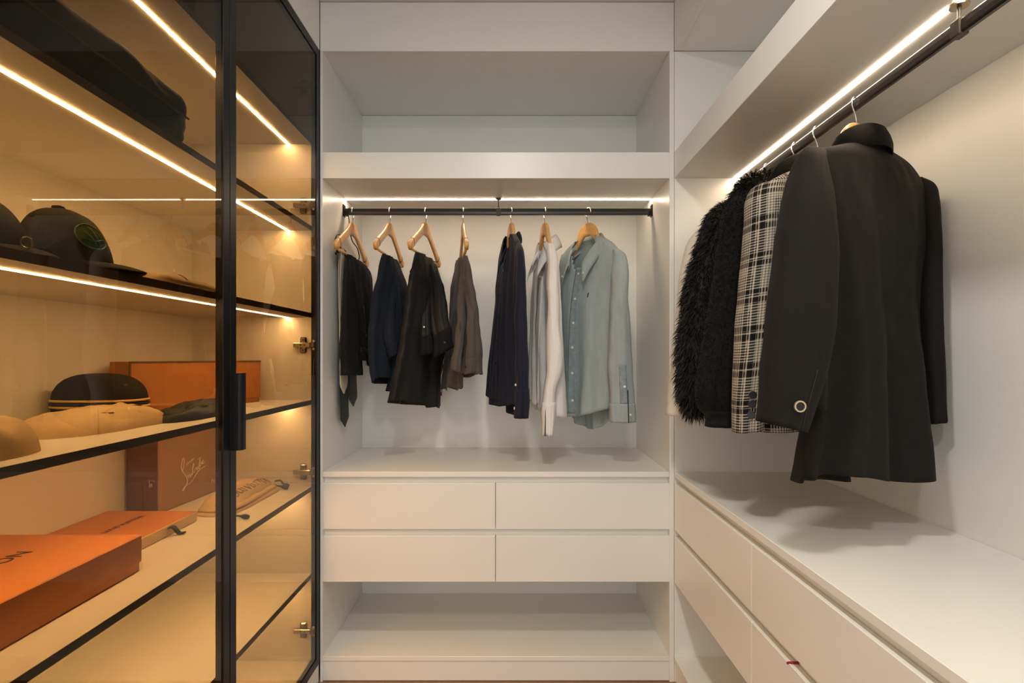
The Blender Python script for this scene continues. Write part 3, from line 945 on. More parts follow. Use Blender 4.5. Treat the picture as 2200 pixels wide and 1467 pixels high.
# grey brown shirt
t4 = gthing('shirt', 'grey brown shirt folded over a wooden hanger, both cuffs hanging', 'shirt', 993, 2.24)
f_, n_ = 2.40, 2.06
cl = Cloth(pxrows([(984, 560, f_, 1001, 549, n_), (980, 580, f_, 1006, 572, n_), (975, 610, f_, 1011, 605, n_), (972, 660, f_, 1019, 655, n_), (970, 710, f_, 1024, 705, n_), (969, 760, f_, 1027, 760, n_), (975, 806, f_, 1028, 803, n_)]),
           [0.008, 0.014, 0.018, 0.022, 0.024, 0.026, 0.026], k=2.1, amp=0.014, seed=31, crump=0.007, amp0=0.4, hemf=lambda s: 0.010 * math.sin(9 * s + 0.5) + 0.006 * math.sin(23 * s), hemb=lambda s: 0.012 * math.sin(8 * s + 2.0))
cl.mesh('body', 'taupe', t4, cap_top=True)
tl = Cloth(pxrows([(982, 600, 2.34, 994, 600, 2.16), (972, 680, 2.34, 992, 680, 2.16), (965, 750, 2.34, 990, 750, 2.15), (959, 800, 2.34, 988, 800, 2.15), (955, 832, 2.34, 986, 834, 2.15)]),
           [0.008, 0.016, 0.020, 0.022, 0.024], k=1.6, amp=0.010, seed=32, crump=0.005, amp0=0.4, hemf=lambda s: 0.010 * math.sin(9 * s + 1.5) + 0.006 * math.sin(23 * s), hemb=lambda s: 0.012 * math.sin(8 * s + 2.0))
tl.mesh('shirt_tail', 'taupe', t4, cap_top=True)
sv = Cloth(pxsleeve([(996, 580, 5), (992, 640, 8), (990, 700, 9), (986, 745, 9), (981, 775, 9), (979, 797, 9)], [2.18, 2.12, 2.09, 2.08, 2.07, 2.07], slant=0.3), [0.010, 0.015, 0.018, 0.018, 0.016, 0.015], R=46, N=36, k=1.2, amp=0.003, seed=33)
s_ = sv.mesh('sleeve', 'taupe', t4, cap_top=True)
sv.strip('cuff', 'taupe', s_, 0, 2 * PI, 0.88, 1.0, off=0.002, nq=37, ntt=8)
sv.strip('cuff_slit', 'groove', s_, 1.5, 1.75, 0.54, 0.66, off=0.0012, nq=4, ntt=10, thickness=0.0006, shape=lambda a, b, q, t: (1.6 + (a - 0.5) * 0.5 * (1 - abs(2 * b - 1)), t))
sv = Cloth(pxsleeve([(1006, 590, 5), (1011, 650, 8), (1013, 720, 9), (1012, 770, 10), (1010, 802, 10)], [2.13, 2.08, 2.06, 2.06, 2.06], slant=-0.2), [0.010, 0.014, 0.016, 0.016, 0.014], R=46, N=36, k=1.2, amp=0.003, seed=34)
s_ = sv.mesh('sleeve', 'taupe', t4, cap_top=True)
sv.strip('cuff', 'taupe', s_, 0, 2 * PI, 0.86, 1.0, off=0.002, nq=37, ntt=8)
sv.button(s_, 0.6, 0.93, r=0.004, m='button_black', off=0.004)

# dark navy button shirt, seen edge-on
def yawvec(deg):
    return np.array((math.cos(math.radians(deg)), math.sin(math.radians(deg)), 0))
t5 = gthing('shirt', 'dark navy button shirt with white cuff buttons, hanging nearly edge on', 'shirt', 1098, YR)
f_, n_ = 2.40, 2.07
cl = Cloth(pxrows([(1089, 508, 2.30, 1106, 503, 2.17), (1085, 517, 2.36, 1112, 515, 2.11), (1081, 530, f_, 1118, 530, 2.08), (1079, 555, f_, 1121, 552, n_), (1077, 600, f_, 1119, 600, n_), (1070, 700, f_, 1116, 700, n_), (1063, 790, f_, 1117, 790, n_), (1059, 842, f_, 1120, 868, n_)]),
           [(0.016, 0.016), (0.020, 0.018), (0.023, 0.020), (0.028, 0.022), (0.036, 0.026), (0.044, 0.028), (0.050, 0.030), (0.052, 0.032)], k=2.8, amp=0.013, seed=41, amp0=0.25, crump=0.004, facing=(-0.92, -0.38, 0),
           hemf=lambda s: -0.03 * math.sin(s * PI), hemb=lambda s: -0.075 * math.sin(s * PI)**0.6)
HOLD = cl
cl.strip('placket', 'navy_shirt', t5, 1.50, 1.80, 0.20, 0.97, off=0.0025, nq=6, ntt=60)
cl.button(t5, 1.62, 0.22, r=0.0056, off=0.005)
for t in (0.36, 0.50, 0.64, 0.78):
    cl.button(t5, 1.62, t, r=0.0048, m='button_black', off=0.0035)
cpos = np.array((W(1098, 455, YR)[0] - 0.004, YR, 1.668))
arm = np.array((0.20, -0.98, 0.0)); frt = np.array((-0.98, -0.20, 0.0))
ck = dict(ra=0.060, rn=0.036, drop=0.100, q1=2.45, lean=0.004, spread=0.009, point=0.028)
collar(t5, cpos, arm, frt, 'navy_shirt', **ck)
HOLD.mesh('body', 'navy_shirt', t5, hole=collar(t5, cpos, arm, frt, 'navy_shirt', hole_only=True, **ck))
sv = Cloth(pxsleeve([(1115, 524, 4), (1117, 540, 8), (1118, 570, 9), (1119, 620, 11), (1119, 700, 14), (1121, 790, 14), (1121, 850, 15), (1120, 897, 14)], [2.09, 2.06, 2.05, 2.045, 2.04, 2.04, 2.04, 2.04]), [0.020, 0.034, 0.042, 0.044, 0.044, 0.042, 0.040, 0.038], R=60, N=44, k=1.4, amp=0.004, seed=42, ex=0.8)
s_ = sv.mesh('sleeve', 'navy_shirt', t5, cap_top=True)
sv.strip('cuff', 'navy_shirt', s_, 0.0, 2 * PI, 0.84, 1.0, off=0.002, nq=45, ntt=10)
sv.strip('cuff_slit', 'groove', s_, 0.85, 1.05, 0.74, 0.90, off=0.0036, nq=5, ntt=14, thickness=0.0006, shape=lambda a, b, q, t: (0.95 - 0.25 * b + (a - 0.5) * 0.36 * math.sin(min(b * 1.25, 1) * PI), t))
sv.button(s_, 0.72, 0.815, r=0.0048, off=0.006)
sv.button(s_, 0.52, 0.945, r=0.0055, off=0.006)
sv = Cloth(pxsleeve([(1083, 520, 4), (1080, 560, 9), (1076, 640, 12), (1073, 740, 13), (1071, 830, 12)], 2.43), [0.02, 0.034, 0.040, 0.040, 0.036], R=40, N=32, k=1.3, amp=0.004, seed=43)
s_ = sv.mesh('sleeve', 'navy_shirt', t5, cap_top=True)

# white shirt
t6 = gthing('shirt', 'white long sleeved shirt between the navy and the denim shirt', 'shirt', 1172, YR)
f_, n_ = 2.40, 2.09
cl = Cloth(pxrows([(1161, 522, 2.31, 1178, 516, 2.19), (1158, 532, 2.37, 1185, 526, 2.13), (1155, 550, f_, 1192, 545, 2.10), (1154, 575, f_, 1197, 575, n_), (1150, 640, f_, 1200, 640, n_), (1146, 720, f_, 1201, 720, n_), (1143, 790, f_, 1203, 800, n_), (1141, 836, f_, 1206, 895, n_)]),
           [(0.018, 0.02), (0.022, 0.024), (0.024, 0.026), (0.026, 0.026), (0.030, 0.028), (0.032, 0.030), (0.034, 0.032), (0.036, 0.034)], k=3.0, amp=0.015, seed=51, amp0=0.25, crump=0.005, facing=(-0.92, -0.38, 0),
           hemf=lambda s: -0.02 * math.sin(s * PI), hemb=lambda s: -0.05 * math.sin(s * PI)**0.6)
cl.strip('placket', 'white_shirt', t6, 1.50, 1.80, 0.22, 0.97, off=0.0025, nq=6, ntt=60)
cpos = np.array((W(1170, 455, YR)[0], YR, 1.655))
ck = dict(ra=0.070, rn=0.046, drop=0.10, q1=2.30, leaf=0.050, point=0.02, spread=0.022, lean=0.010)
collar(t6, cpos, arm, frt, 'white_shirt', **ck)
cl.mesh('body', 'white_shirt', t6, hole=collar(t6, cpos, arm, frt, 'white_shirt', hole_only=True, **ck))
sv = Cloth(pxsleeve([(1184, 528, 5), (1187, 548, 10), (1187, 600, 13), (1189, 700, 14), (1191, 770, 17), (1189, 800, 17), (1182, 830, 13), (1179, 875, 13), (1177, 934, 12)], [2.10, 2.07, 2.06, 2.05, 2.05, 2.05, 2.05, 2.05, 2.05]), [0.022, 0.034, 0.042, 0.042, 0.040, 0.038, 0.036, 0.034, 0.034], R=64, N=44, k=1.6, amp=0.004, seed=52, crump=0.006)
s_ = sv.mesh('sleeve', 'white_shirt', t6, cap_top=True)
sv.strip('cuff', 'white_shirt', s_, 0.0, 2 * PI, 0.83, 1.0, off=0.002, nq=45, ntt=10)
sv.strip('cuff_slit', 'tie_grey', s_, 0.9, 1.1, 0.86, 1.0, off=0.0036, nq=4, ntt=10, thickness=0.0006, shape=lambda a, b, q, t: (1.0 + (a - 0.5) * 0.22 * b, t))
sv = Cloth(pxsleeve([(1158, 535, 4), (1155, 580, 9), (1153, 660, 12), (1152, 760, 13), (1155, 850, 12), (1160, 880, 10)], 2.43), [0.02, 0.034, 0.040, 0.040, 0.036, 0.03], R=40, N=32, k=1.3, amp=0.004, seed=53)
s_ = sv.mesh('sleeve', 'white_shirt', t6, cap_top=True)

# faded denim shirt, three quarter view
t7 = gthing('shirt', 'faded blue denim shirt with button down collar at the right of the rail', 'shirt', 1263, YR)
f_, n_ = 2.365, 2.10
cl = Cloth(pxrows([(1243, 518, 2.275, 1288, 506, 2.195), (1228, 529, 2.31, 1311, 518, 2.16), (1213, 546, 2.345, 1330, 538, 2.12), (1205, 568, f_, 1336, 566, n_), (1203, 600, f_, 1331, 600, n_), (1203, 650, f_, 1320, 650, n_), (1205, 720, f_, 1314, 720, n_), (1206, 800, f_, 1312, 800, n_), (1208, 880, f_, 1310, 878, n_)]),
           [(0.030, 0.02), (0.034, 0.026), (0.036, 0.028), (0.038, 0.028), (0.042, 0.030), (0.046, 0.030), (0.050, 0.032), (0.052, 0.034), (0.054, 0.036)], k=2.6, amp=0.014, seed=64, amp0=0.12, crump=0.0035,
           hemf=lambda s: -0.028 * math.sin(s * PI), hemb=lambda s: -0.085 * math.sin(s * PI)**0.7)
cl.strip('placket', 'denim_dark', t7, 1.36, 1.60, 0.18, 0.985, off=0.0025, nq=6, ntt=70)
for t in (0.215, 0.36, 0.50, 0.64, 0.78, 0.92):
    cl.button(t7, 1.48, t, r=0.0052, off=0.0045)
cl.strip('embroidered_mark', 'groove', t7, 1.93, 1.965, 0.325, 0.352, off=0.001, nq=3, ntt=6, thickness=0.0008)
arm7 = np.array((0.586, -0.81, 0)); frt7 = np.array((-0.81, -0.586, 0))
cpos = np.array((W(1263, 455, YR)[0], YR, 1.668))
ck = dict(ra=0.068, rn=0.056, drop=0.125, q1=2.55, leaf=0.05, point=0.032, spread=0.018, lean=0.026)
co, cr = collar(t7, cpos, arm7, frt7, 'denim', **ck)
for i in (1, -2):
    add('button', *discg(cr[i][6] + (frt7 + np.array((0, 0, 0.1))) * 0.002, frt7, 0.004, 0.002), 'button_white', co)
cl.mesh('body', 'denim', t7, hole=collar(t7, cpos, arm7, frt7, 'denim', hole_only=True, **ck))
sv = Cloth(pxsleeve([(1322, 536, 5), (1330, 547, 12), (1332, 566, 16), (1330, 620, 18), (1331, 700, 22), (1333, 790, 26), (1336, 870, 27), (1337, 906, 27)], [2.10, 2.075, 2.06, 2.05, 2.045, 2.045, 2.045, 2.045]), [0.022, 0.034, 0.038, 0.040, 0.040, 0.038, 0.034, 0.032], R=64, N=48, k=1.5, amp=0.0045, seed=62, crump=0.004)
s_ = sv.mesh('sleeve', 'denim', t7, cap_top=True)
sv.strip('cuff', 'denim', s_, 0.0, 2 * PI, 0.895, 1.0, off=0.0022, nq=49, ntt=10)
sv.strip('sleeve_placket', 'denim_dark', s_, 1.30, 1.85, 0.68, 0.895, off=0.0020, nq=7, ntt=24, thickness=0.0012)
sv.strip('cuff_slit', 'groove', s_, 1.84, 1.92, 0.82, 1.0, off=0.0040, nq=3, ntt=14, thickness=0.0006)
sv.button(s_, 1.66, 0.80, r=0.0048, off=0.005)
sv.button(s_, 2.02, 0.955, r=0.0052, off=0.005)
sv = Cloth(pxsleeve([(1211, 548, 5), (1212, 570, 10), (1216, 640, 14), (1220, 740, 16), (1226, 850, 15)], 2.43), [0.02, 0.034, 0.036, 0.036, 0.03], R=40, N=32, k=1.3, amp=0.004, seed=63)
sv.mesh('sleeve', 'denim', t7, cap_top=True)

# ---- the right rail ----------------------------------------------------------------
HY = {'blazer': XRR * F / 740.0, 'plaid': XRR * F / 657.0, 'fleece': XRR * F / 611.0, 'fur': XRR * F / 550.0, 'white': XRR * F / 503.0}
hanger(Y=HY['blazer'], yaw=0.42, rail='r', label='wooden hanger inside the black blazer, nearest on the right rail')
hanger(Y=HY['plaid'], yaw=0.32, rail='r', label='wooden hanger inside the checked jacket')
hanger(Y=HY['fleece'], yaw=0.26, rail='r', label='wooden hanger inside the black fleece jacket')
hanger(Y=HY['fur'], yaw=0.12, rail='r', label='wooden hanger inside the black fur coat')
hanger(Y=HY['white'], yaw=0.0, rail='r', label='wooden hanger inside the off white coat, farthest on the right rail')

# black blazer, its back towards us
j1 = gthing('blazer', 'long black blazer with a brass cuff button, nearest on the right rail', 'jacket', 1840, 1.27)
bl = Cloth(pxrows([(1812, 311, 1.270, 1878, 318, 1.315), (1782, 317, 1.235, 1908, 338, 1.335), (1745, 326, 1.195, 1944, 366, 1.352), (1728, 348, 1.185, 1966, 396, 1.360), (1730, 390, 1.185, 1976, 440, 1.362),
                   (1742, 460, 1.185, 1976, 500, 1.360), (1762, 560, 1.185, 1970, 590, 1.355), (1776, 660, 1.185, 1966, 680, 1.350), (1772, 760, 1.180, 1974, 770, 1.350), (1757, 860, 1.175, 1978, 860, 1.350), (1740, 960, 1.170, 1981, 950, 1.350), (1727, 1028, 1.165, 1981, 1006, 1.350)]),
           [(0.024, 0.03), (0.034, 0.03), (0.042, 0.034), (0.046, 0.036), (0.050, 0.040), (0.052, 0.044), (0.048, 0.05), (0.044, 0.05), (0.046, 0.05), (0.050, 0.05), (0.056, 0.05), (0.060, 0.05)],
           R=110, N=120, k=2.3, amp=0.030, amp0=0.03, taper=1.6, seed=71, crump=0.006, hemf=lambda s: 0.012 * math.sin(7 * s + 0.5), hemb=lambda s: -0.02)
bl.mesh('body', 'blazer', j1, thickness=0.003)
sv = Cloth(pxsleeve([(1750, 326, 22), (1742, 345, 27), (1737, 375, 34), (1735, 430, 46), (1733, 500, 55), (1727, 600, 63), (1718, 700, 66), (1702, 800, 62), (1690, 860, 55), (1680, 916, 49)], [1.19, 1.165, 1.150, 1.130, 1.120, 1.110, 1.105, 1.105, 1.105, 1.105], slant=0.22), [0.020, 0.034, 0.044, 0.050, 0.052, 0.050, 0.048, 0.044, 0.042, 0.040], R=80, N=64, k=1.3, amp=0.004, amp0=0.3, seed=72, crump=0.0025)
s_ = sv.mesh('sleeve', 'blazer', j1, cap_top=True, thickness=0.003)
p, n = sv.at(1.62, 0.925)
bt = add('button', *discg(p + n * 0.002, n, 0.0105, 0.003), 'button_black', s_)
add('button_rim', *discg(p + n * 0.002, n, 0.0115, 0.0042, 20, 0.0085), 'button_gold', s_)
sv.strip('cuff_seam', 'groove', s_, 2.0, 2.03, 0.80, 1.0, off=0.0022, nq=3, ntt=12, thickness=0.0006)
sv2 = Cloth(pxsleeve([(1962, 388, 8), (1975, 405, 13), (1980, 440, 15), (1983, 500, 16), (1985, 600, 17), (1988, 700, 18), (1994, 800, 19), (1998, 905, 20)], [1.36, 1.35, 1.345, 1.34, 1.335, 1.33, 1.325, 1.32], slant=-0.2), [0.024, 0.040, 0.048, 0.050, 0.050, 0.046, 0.042, 0.040], R=70, N=48, k=1.2, amp=0.003, seed=73)
s_ = sv2.mesh('sleeve', 'blazer', j1, cap_top=True, thickness=0.003)
a4 = np.array((math.cos(-0.08), math.sin(-0.08), 0)); back4 = np.array((math.sin(-0.08), -math.cos(-0.08), 0))
cpos = np.array((XRR, HY['blazer'], 1.682)) + back4 * 0.008
collar(j1, cpos, a4, -back4, 'blazer', ra=0.054, rn=0.046, drop=0.03, stand=0.040, leaf=0.050, point=0.0, spread=0.012, q1=2.2, tb=0.004)
# back seam, darts and the pocket flap
bl.strip('back_seam', 'groove', j1, 1.545, 1.56, 0.06, 0.98, off=0.0008, nq=3, ntt=90, thickness=0.0008)
fl = [W(1753, 797, 1.128), W(1776, 802, 1.128), W(1772, 884, 1.128), W(1744, 868, 1.128)]
V = []
for j in range(7):
    for i in range(5):
        a, b = i / 4, j / 6
        p = (fl[0] * (1 - a) + fl[1] * a) * (1 - b) + (fl[3] * (1 - a) + fl[2] * a) * b
        V.append(p + np.array((0, -0.003 * math.sin(a * PI), 0)))
o = add('pocket_flap', V, [[j * 5 + i, j * 5 + i + 1, (j + 1) * 5 + i + 1, (j + 1) * 5 + i] for j in range(6) for i in range(4)], 'blazer', j1, smooth=True)
o.modifiers.new('thickness', 'SOLIDIFY').thickness = 0.004
g = tubeg(smoothpath([W(1764, 797, 1.124), W(1772, 799, 1.124), W(1777, 803, 1.124)], 8), 0.0022, 6)
add('pocket_piping', *g, 'black_shiny', j1)

def coat_body(parent, C, yaw, m, prof, seed, k=2.0, amp=0.008, thick=0.0025, N=96, cls=Cloth, name='body'):
    """prof: (z, half_width, front, back)"""
    a = np.array((math.cos(yaw), math.sin(yaw), 0))
    C = np.array(C, float)
    rows = [(C - a * w + np.array((0, 0, z)), C + a * w + np.array((0, 0, z))) for z, w, tf, tb in prof]
    c = Cloth(rows, [(p[2], p[3]) for p in prof], R=72, N=N, k=k, amp=amp, seed=seed, crump=0.003)
    c.mesh(name, m, parent, thickness=thick)
    return c
PROF = lambda hem, w=1.0, b=0.0: [(1.690 + b, 0.058, 0.03, 0.03), (1.676 + b, 0.100, 0.036, 0.032), (1.655 + b, 0.145 * w, 0.042, 0.034), (1.632 + b, 0.182 * w, 0.046, 0.036), (1.60 + b, 0.198 * w, 0.048, 0.04), (1.52, 0.196 * w, 0.05, 0.044), (1.35, 0.188 * w, 0.048, 0.046), (1.2, 0.184 * w, 0.048, 0.046), (hem + 0.08, 0.192 * w, 0.05, 0.046), (hem, 0.195 * w, 0.05, 0.046)]

# checked jacket
j2 = gthing('jacket', 'black and white checked wool jacket beside the black blazer', 'jacket', 1757, HY['plaid'])
coat_body(j2, (XRR, HY['plaid'], 0), 0.32, 'plaid', PROF(0.995), 81)
sv = Cloth(pxsleeve([(1662, 392, 26), (1650, 400, 33), (1643, 420, 35), (1639, 470, 35), (1634, 540, 35), (1626, 620, 35), (1620, 700, 35), (1612, 800, 33), (1606, 880, 29), (1605, 924, 28)], [1.405, 1.385, 1.37, 1.36, 1.355, 1.35, 1.345, 1.34, 1.34, 1.34], slant=-0.15), [0.020, 0.036, 0.044, 0.048, 0.050, 0.048, 0.046, 0.044, 0.040, 0.038], R=80, N=56, k=1.2, amp=0.003, seed=82, crump=0.0025)
s_ = sv.mesh('sleeve', 'plaid', j2, cap_top=True, thickness=0.0025)
for t in (0.862, 0.895, 0.935):
    sv.button(s_, 1.36, t, r=0.0095, m='button_black', off=0.004)
sv = Cloth(pxsleeve([(1876, 420, 8), (1880, 440, 14), (1884, 560, 18), (1888, 760, 18), (1890, 900, 18)], 1.51), [0.02, 0.034, 0.042, 0.04, 0.036], R=40, N=36, k=1.2, amp=0.003, seed=83)
sv.mesh('sleeve', 'plaid', j2, cap_top=True, thickness=0.0025)
a_ = np.array((math.cos(0.32), math.sin(0.32), 0)); b_ = np.array((math.sin(0.32), -math.cos(0.32), 0))
collar(j2, (XRR, HY['plaid'], 1.672), a_, -b_, 'plaid', drop=0.06, stand=0.04, leaf=0.05, q1=2.2, tb=0.003)

# black fleece jacket
j3 = gthing('jacket', 'black fleece jacket with ribbed cuff between checked jacket and fur coat', 'jacket', 1711, HY['fleece'])
coat_body(j3, (XRR, HY['fleece'], 0), 0.26, 'fleece', PROF(1.01, 1.02), 91)
sv = Cloth(pxsleeve([(1600, 420, 18), (1590, 432, 24), (1582, 460, 26), (1575, 520, 28), (1564, 600, 30), (1556, 700, 37), (1545, 800, 43), (1541, 860, 43), (1544, 880, 38), (1549, 890, 31), (1549, 916, 30)], [1.55, 1.53, 1.52, 1.51, 1.50, 1.49, 1.48, 1.48, 1.48, 1.48, 1.48]), [0.020, 0.036, 0.044, 0.048, 0.050, 0.052, 0.052, 0.050, 0.044, 0.036, 0.034], R=80, N=64, k=1.2, amp=0.003, seed=92, crump=0.004)
s_ = sv.mesh('sleeve', 'fleece', j3, cap_top=True, thickness=0.004)
FLS = sv
FL_SLEEVE = s_
sv.strip('ribbed_cuff', 'black_cloth', s_, 0, 2 * PI, 0.93, 1.0, off=0.002, nq=121, ntt=6, shape=lambda a, b, q, t: (q, t))
sv = Cloth(pxsleeve([(1800, 450, 8), (1802, 480, 14), (1806, 600, 18), (1808, 780, 18), (1808, 900, 18)], 1.64), [0.02, 0.034, 0.042, 0.04, 0.036], R=40, N=36, k=1.2, amp=0.003, seed=93)
sv.mesh('sleeve', 'fleece', j3, cap_top=True, thickness=0.004)
a_ = np.array((math.cos(0.26), math.sin(0.26), 0)); b_ = np.array((math.sin(0.26), -math.cos(0.26), 0))
collar(j3, (XRR, HY['fleece'], 1.690), a_, -b_, 'fleece', ra=0.075, rn=0.06, drop=0.05, stand=0.062, leaf=0.066, q1=2.2, tb=0.012, spread=0.03)

# black fur coat
j4 = gthing('fur_coat', 'black long haired fur coat between fleece jacket and off white coat', 'coat', 1650, HY['fur'])
fb = coat_body(j4, (XRR, HY['fur'], 0), 0.12, 'fur', PROF(1.03, 1.02, 0.015), 101, N=80)
fs = Cloth(pxsleeve([(1580, 440, 18), (1560, 460, 26), (1548, 490, 31), (1536, 540, 34), (1522, 600, 37), (1512, 680, 39), (1506, 760, 40), (1504, 830, 38), (1506, 872, 32), (1510, 890, 26)], [1.72, 1.70, 1.69, 1.68, 1.67, 1.665, 1.66, 1.66, 1.66, 1.66]), [0.024, 0.040, 0.050, 0.054, 0.056, 0.056, 0.056, 0.054, 0.046, 0.036], R=80, N=64, k=1.2, amp=0.004, seed=102, crump=0.006)
s_ = fs.mesh('sleeve', 'fur', j4, cap_top=True, thickness=0.004)
fs2 = Cloth(pxsleeve([(1714, 500, 8), (1716, 520, 14), (1718, 640, 18), (1720, 780, 18), (1720, 880, 16)], 1.80), [0.02, 0.034, 0.042, 0.04, 0.036], R=40, N=36, k=1.2, amp=0.003, seed=103)
fs2.mesh('sleeve', 'fur', j4, cap_top=True, thickness=0.004)
a_ = np.array((math.cos(0.12), math.sin(0.12), 0)); b_ = np.array((math.sin(0.12), -math.cos(0.12), 0))
fcol, frows = collar(j4, (XRR - 0.01, HY['fur'], 1.700), a_, -b_, 'fur', ra=0.085, rn=0.06, drop=0.04, stand=0.055, leaf=0.09, q1=2.2, tb=0.014, spread=0.045)
def furg(grid, count, length, seed, droop=0.6, width=0.0016):
    """thin tapering hairs rooted on a grid of points, combed downwards"""
    rs = np.random.RandomState(seed)
    R, N = grid.shape[:2]
    cen = grid.mean(axis=1)
    V, Fc = [], []
    for _ in range(count):
        j = rs.randint(0, R - 1); i = rs.randint(0, N); a, b = rs.rand(2)
        p = (grid[j, i] * (1 - a) + grid[j, (i + 1) % N] * a) * (1 - b) + (grid[j + 1, i] * (1 - a) + grid[j + 1, (i + 1) % N] * a) * b
        n = np.cross(grid[j, (i + 1) % N] - grid[j, i - 1], grid[j + 1, i] - grid[j, i])
        ln = np.linalg.norm(n)
        if ln < 1e-12: continue
        n /= ln
        if n @ (p - cen[j]) < 0: n = -n
        clump = np.array([nz(p[0] * 45, p[1] * 45, p[2] * 45), nz(p[0] * 45 + 9, p[1] * 45, p[2] * 45), 0])
        d = n * 0.75 + np.array((0, 0, -droop)) + rs.normal(0, 0.28, 3) + clump * 0.8
        d /= np.linalg.norm(d)
        L = length * rs.uniform(0.55, 1.25)
        sd = np.cross(d, rs.normal(0, 1, 3)); sd /= np.linalg.norm(sd) + 1e-9
        m = p + d * L * 0.55
        e = p + d * L + np.array((0, 0, -L * 0.30))
        k = len(V)
        V += [p - sd * width, p + sd * width, m + sd * width * 0.75, m - sd * width * 0.75, e]
        Fc += [[k, k + 1, k + 2, k + 3], [k + 3, k + 2, k + 4]]
    return V, Fc
hf = add('fur_hair', *furg(fs.G, 15000, 0.030, 1), 'fur', s_); hf['kind'] = 'stuff'
hf = add('fur_hair', *furg(fb.G[:26], 7000, 0.030, 2), 'fur', j4); hf['kind'] = 'stuff'
hf = add('fur_hair', *furg(np.transpose(frows, (1, 0, 2))[3:, :], 5000, 0.034, 3, droop=0.2), 'fur', fcol); hf['kind'] = 'stuff'

pl_ = add('fleece_pile', *furg(FLS.G[:74], 14000, 0.0075, 5, droop=0.1, width=0.0014), 'fleece', FL_SLEEVE); pl_['kind'] = 'stuff'
# off white coat
j5 = gthing('coat', 'off white coat mostly hidden behind the fur coat', 'coat', 1603, HY['white'])
coat_body(j5, (XRR, HY['white'] - 0.02, 0), 0.0, 'white_coat', PROF(1.03, 0.98), 111)
sv = Cloth(pxsleeve([(1540, 480, 14), (1520, 496, 22), (1508, 520, 28), (1496, 570, 30), (1489, 620, 30), (1482, 700, 30), (1474, 790, 31), (1466, 860, 32), (1464, 892, 32)], [1.86, 1.84, 1.83, 1.825, 1.82, 1.815, 1.81, 1.81, 1.81]), [0.02, 0.034, 0.042, 0.044, 0.046, 0.044, 0.042, 0.04, 0.038], R=70, N=48, k=1.2, amp=0.003, seed=112)
sv.mesh('sleeve', 'white_coat', j5, cap_top=True, thickness=0.0025)
sv = Cloth(pxsleeve([(1700, 500, 8), (1702, 520, 14), (1703, 640, 16), (1704, 780, 16), (1704, 880, 15)], 1.90), [0.02, 0.03, 0.036, 0.034, 0.03], R=40, N=36, k=1.2, amp=0.003, seed=113)
sv.mesh('sleeve', 'white_coat', j5, cap_top=True, thickness=0.0025)
a_ = np.array((1.0, 0, 0)); b_ = np.array((0, -1.0, 0))
collar(j5, (XRR, HY['white'] - 0.02, 1.67), a_, -b_, 'white_coat', drop=0.05, stand=0.04, leaf=0.05, q1=2.2, tb=0.003)

# ------------------------------------------------------------------ things in the glass cabinet
def softbox(x0, x1, y0, y1, z0, z1, p=7.0, cuts=14, wob=0.006, seed=1, sag=0.0):
    """a soft bag: rounded block with uneven sides, flat underneath"""
    bm = bmesh.new()
    bmesh.ops.create_cube(bm, size=2.0)
    bmesh.ops.subdivide_edges(bm, edges=bm.edges[:], cuts=cuts, use_grid_fill=True)
    c = ((x0 + x1) / 2, (y0 + y1) / 2, (z0 + z1) / 2); h = ((x1 - x0) / 2, (y1 - y0) / 2, (z1 - z0) / 2)
    for v in bm.verts:
        a = np.array(v.co)
        r = (abs(a[0])**p + abs(a[1])**p + abs(a[2])**p)**(1 / p)
        a = a / r
        w = np.array([nz(a[0] * 2 + seed, a[1] * 4, a[2] * 2), nz(a[0] * 2, a[1] * 4 + seed, a[2] * 2 + 7), nz(a[0] * 2 + 3, a[1] * 5, a[2] + seed)]) * wob
        q = np.array(c) + a * np.array(h) + w
        q[2] -= sag * (1 - a[1]**2) * max(a[2], 0)
        q[2] = max(q[2], z0) if a[2] > -0.9 else z0
        v.co = q
    return from_bm(bm)

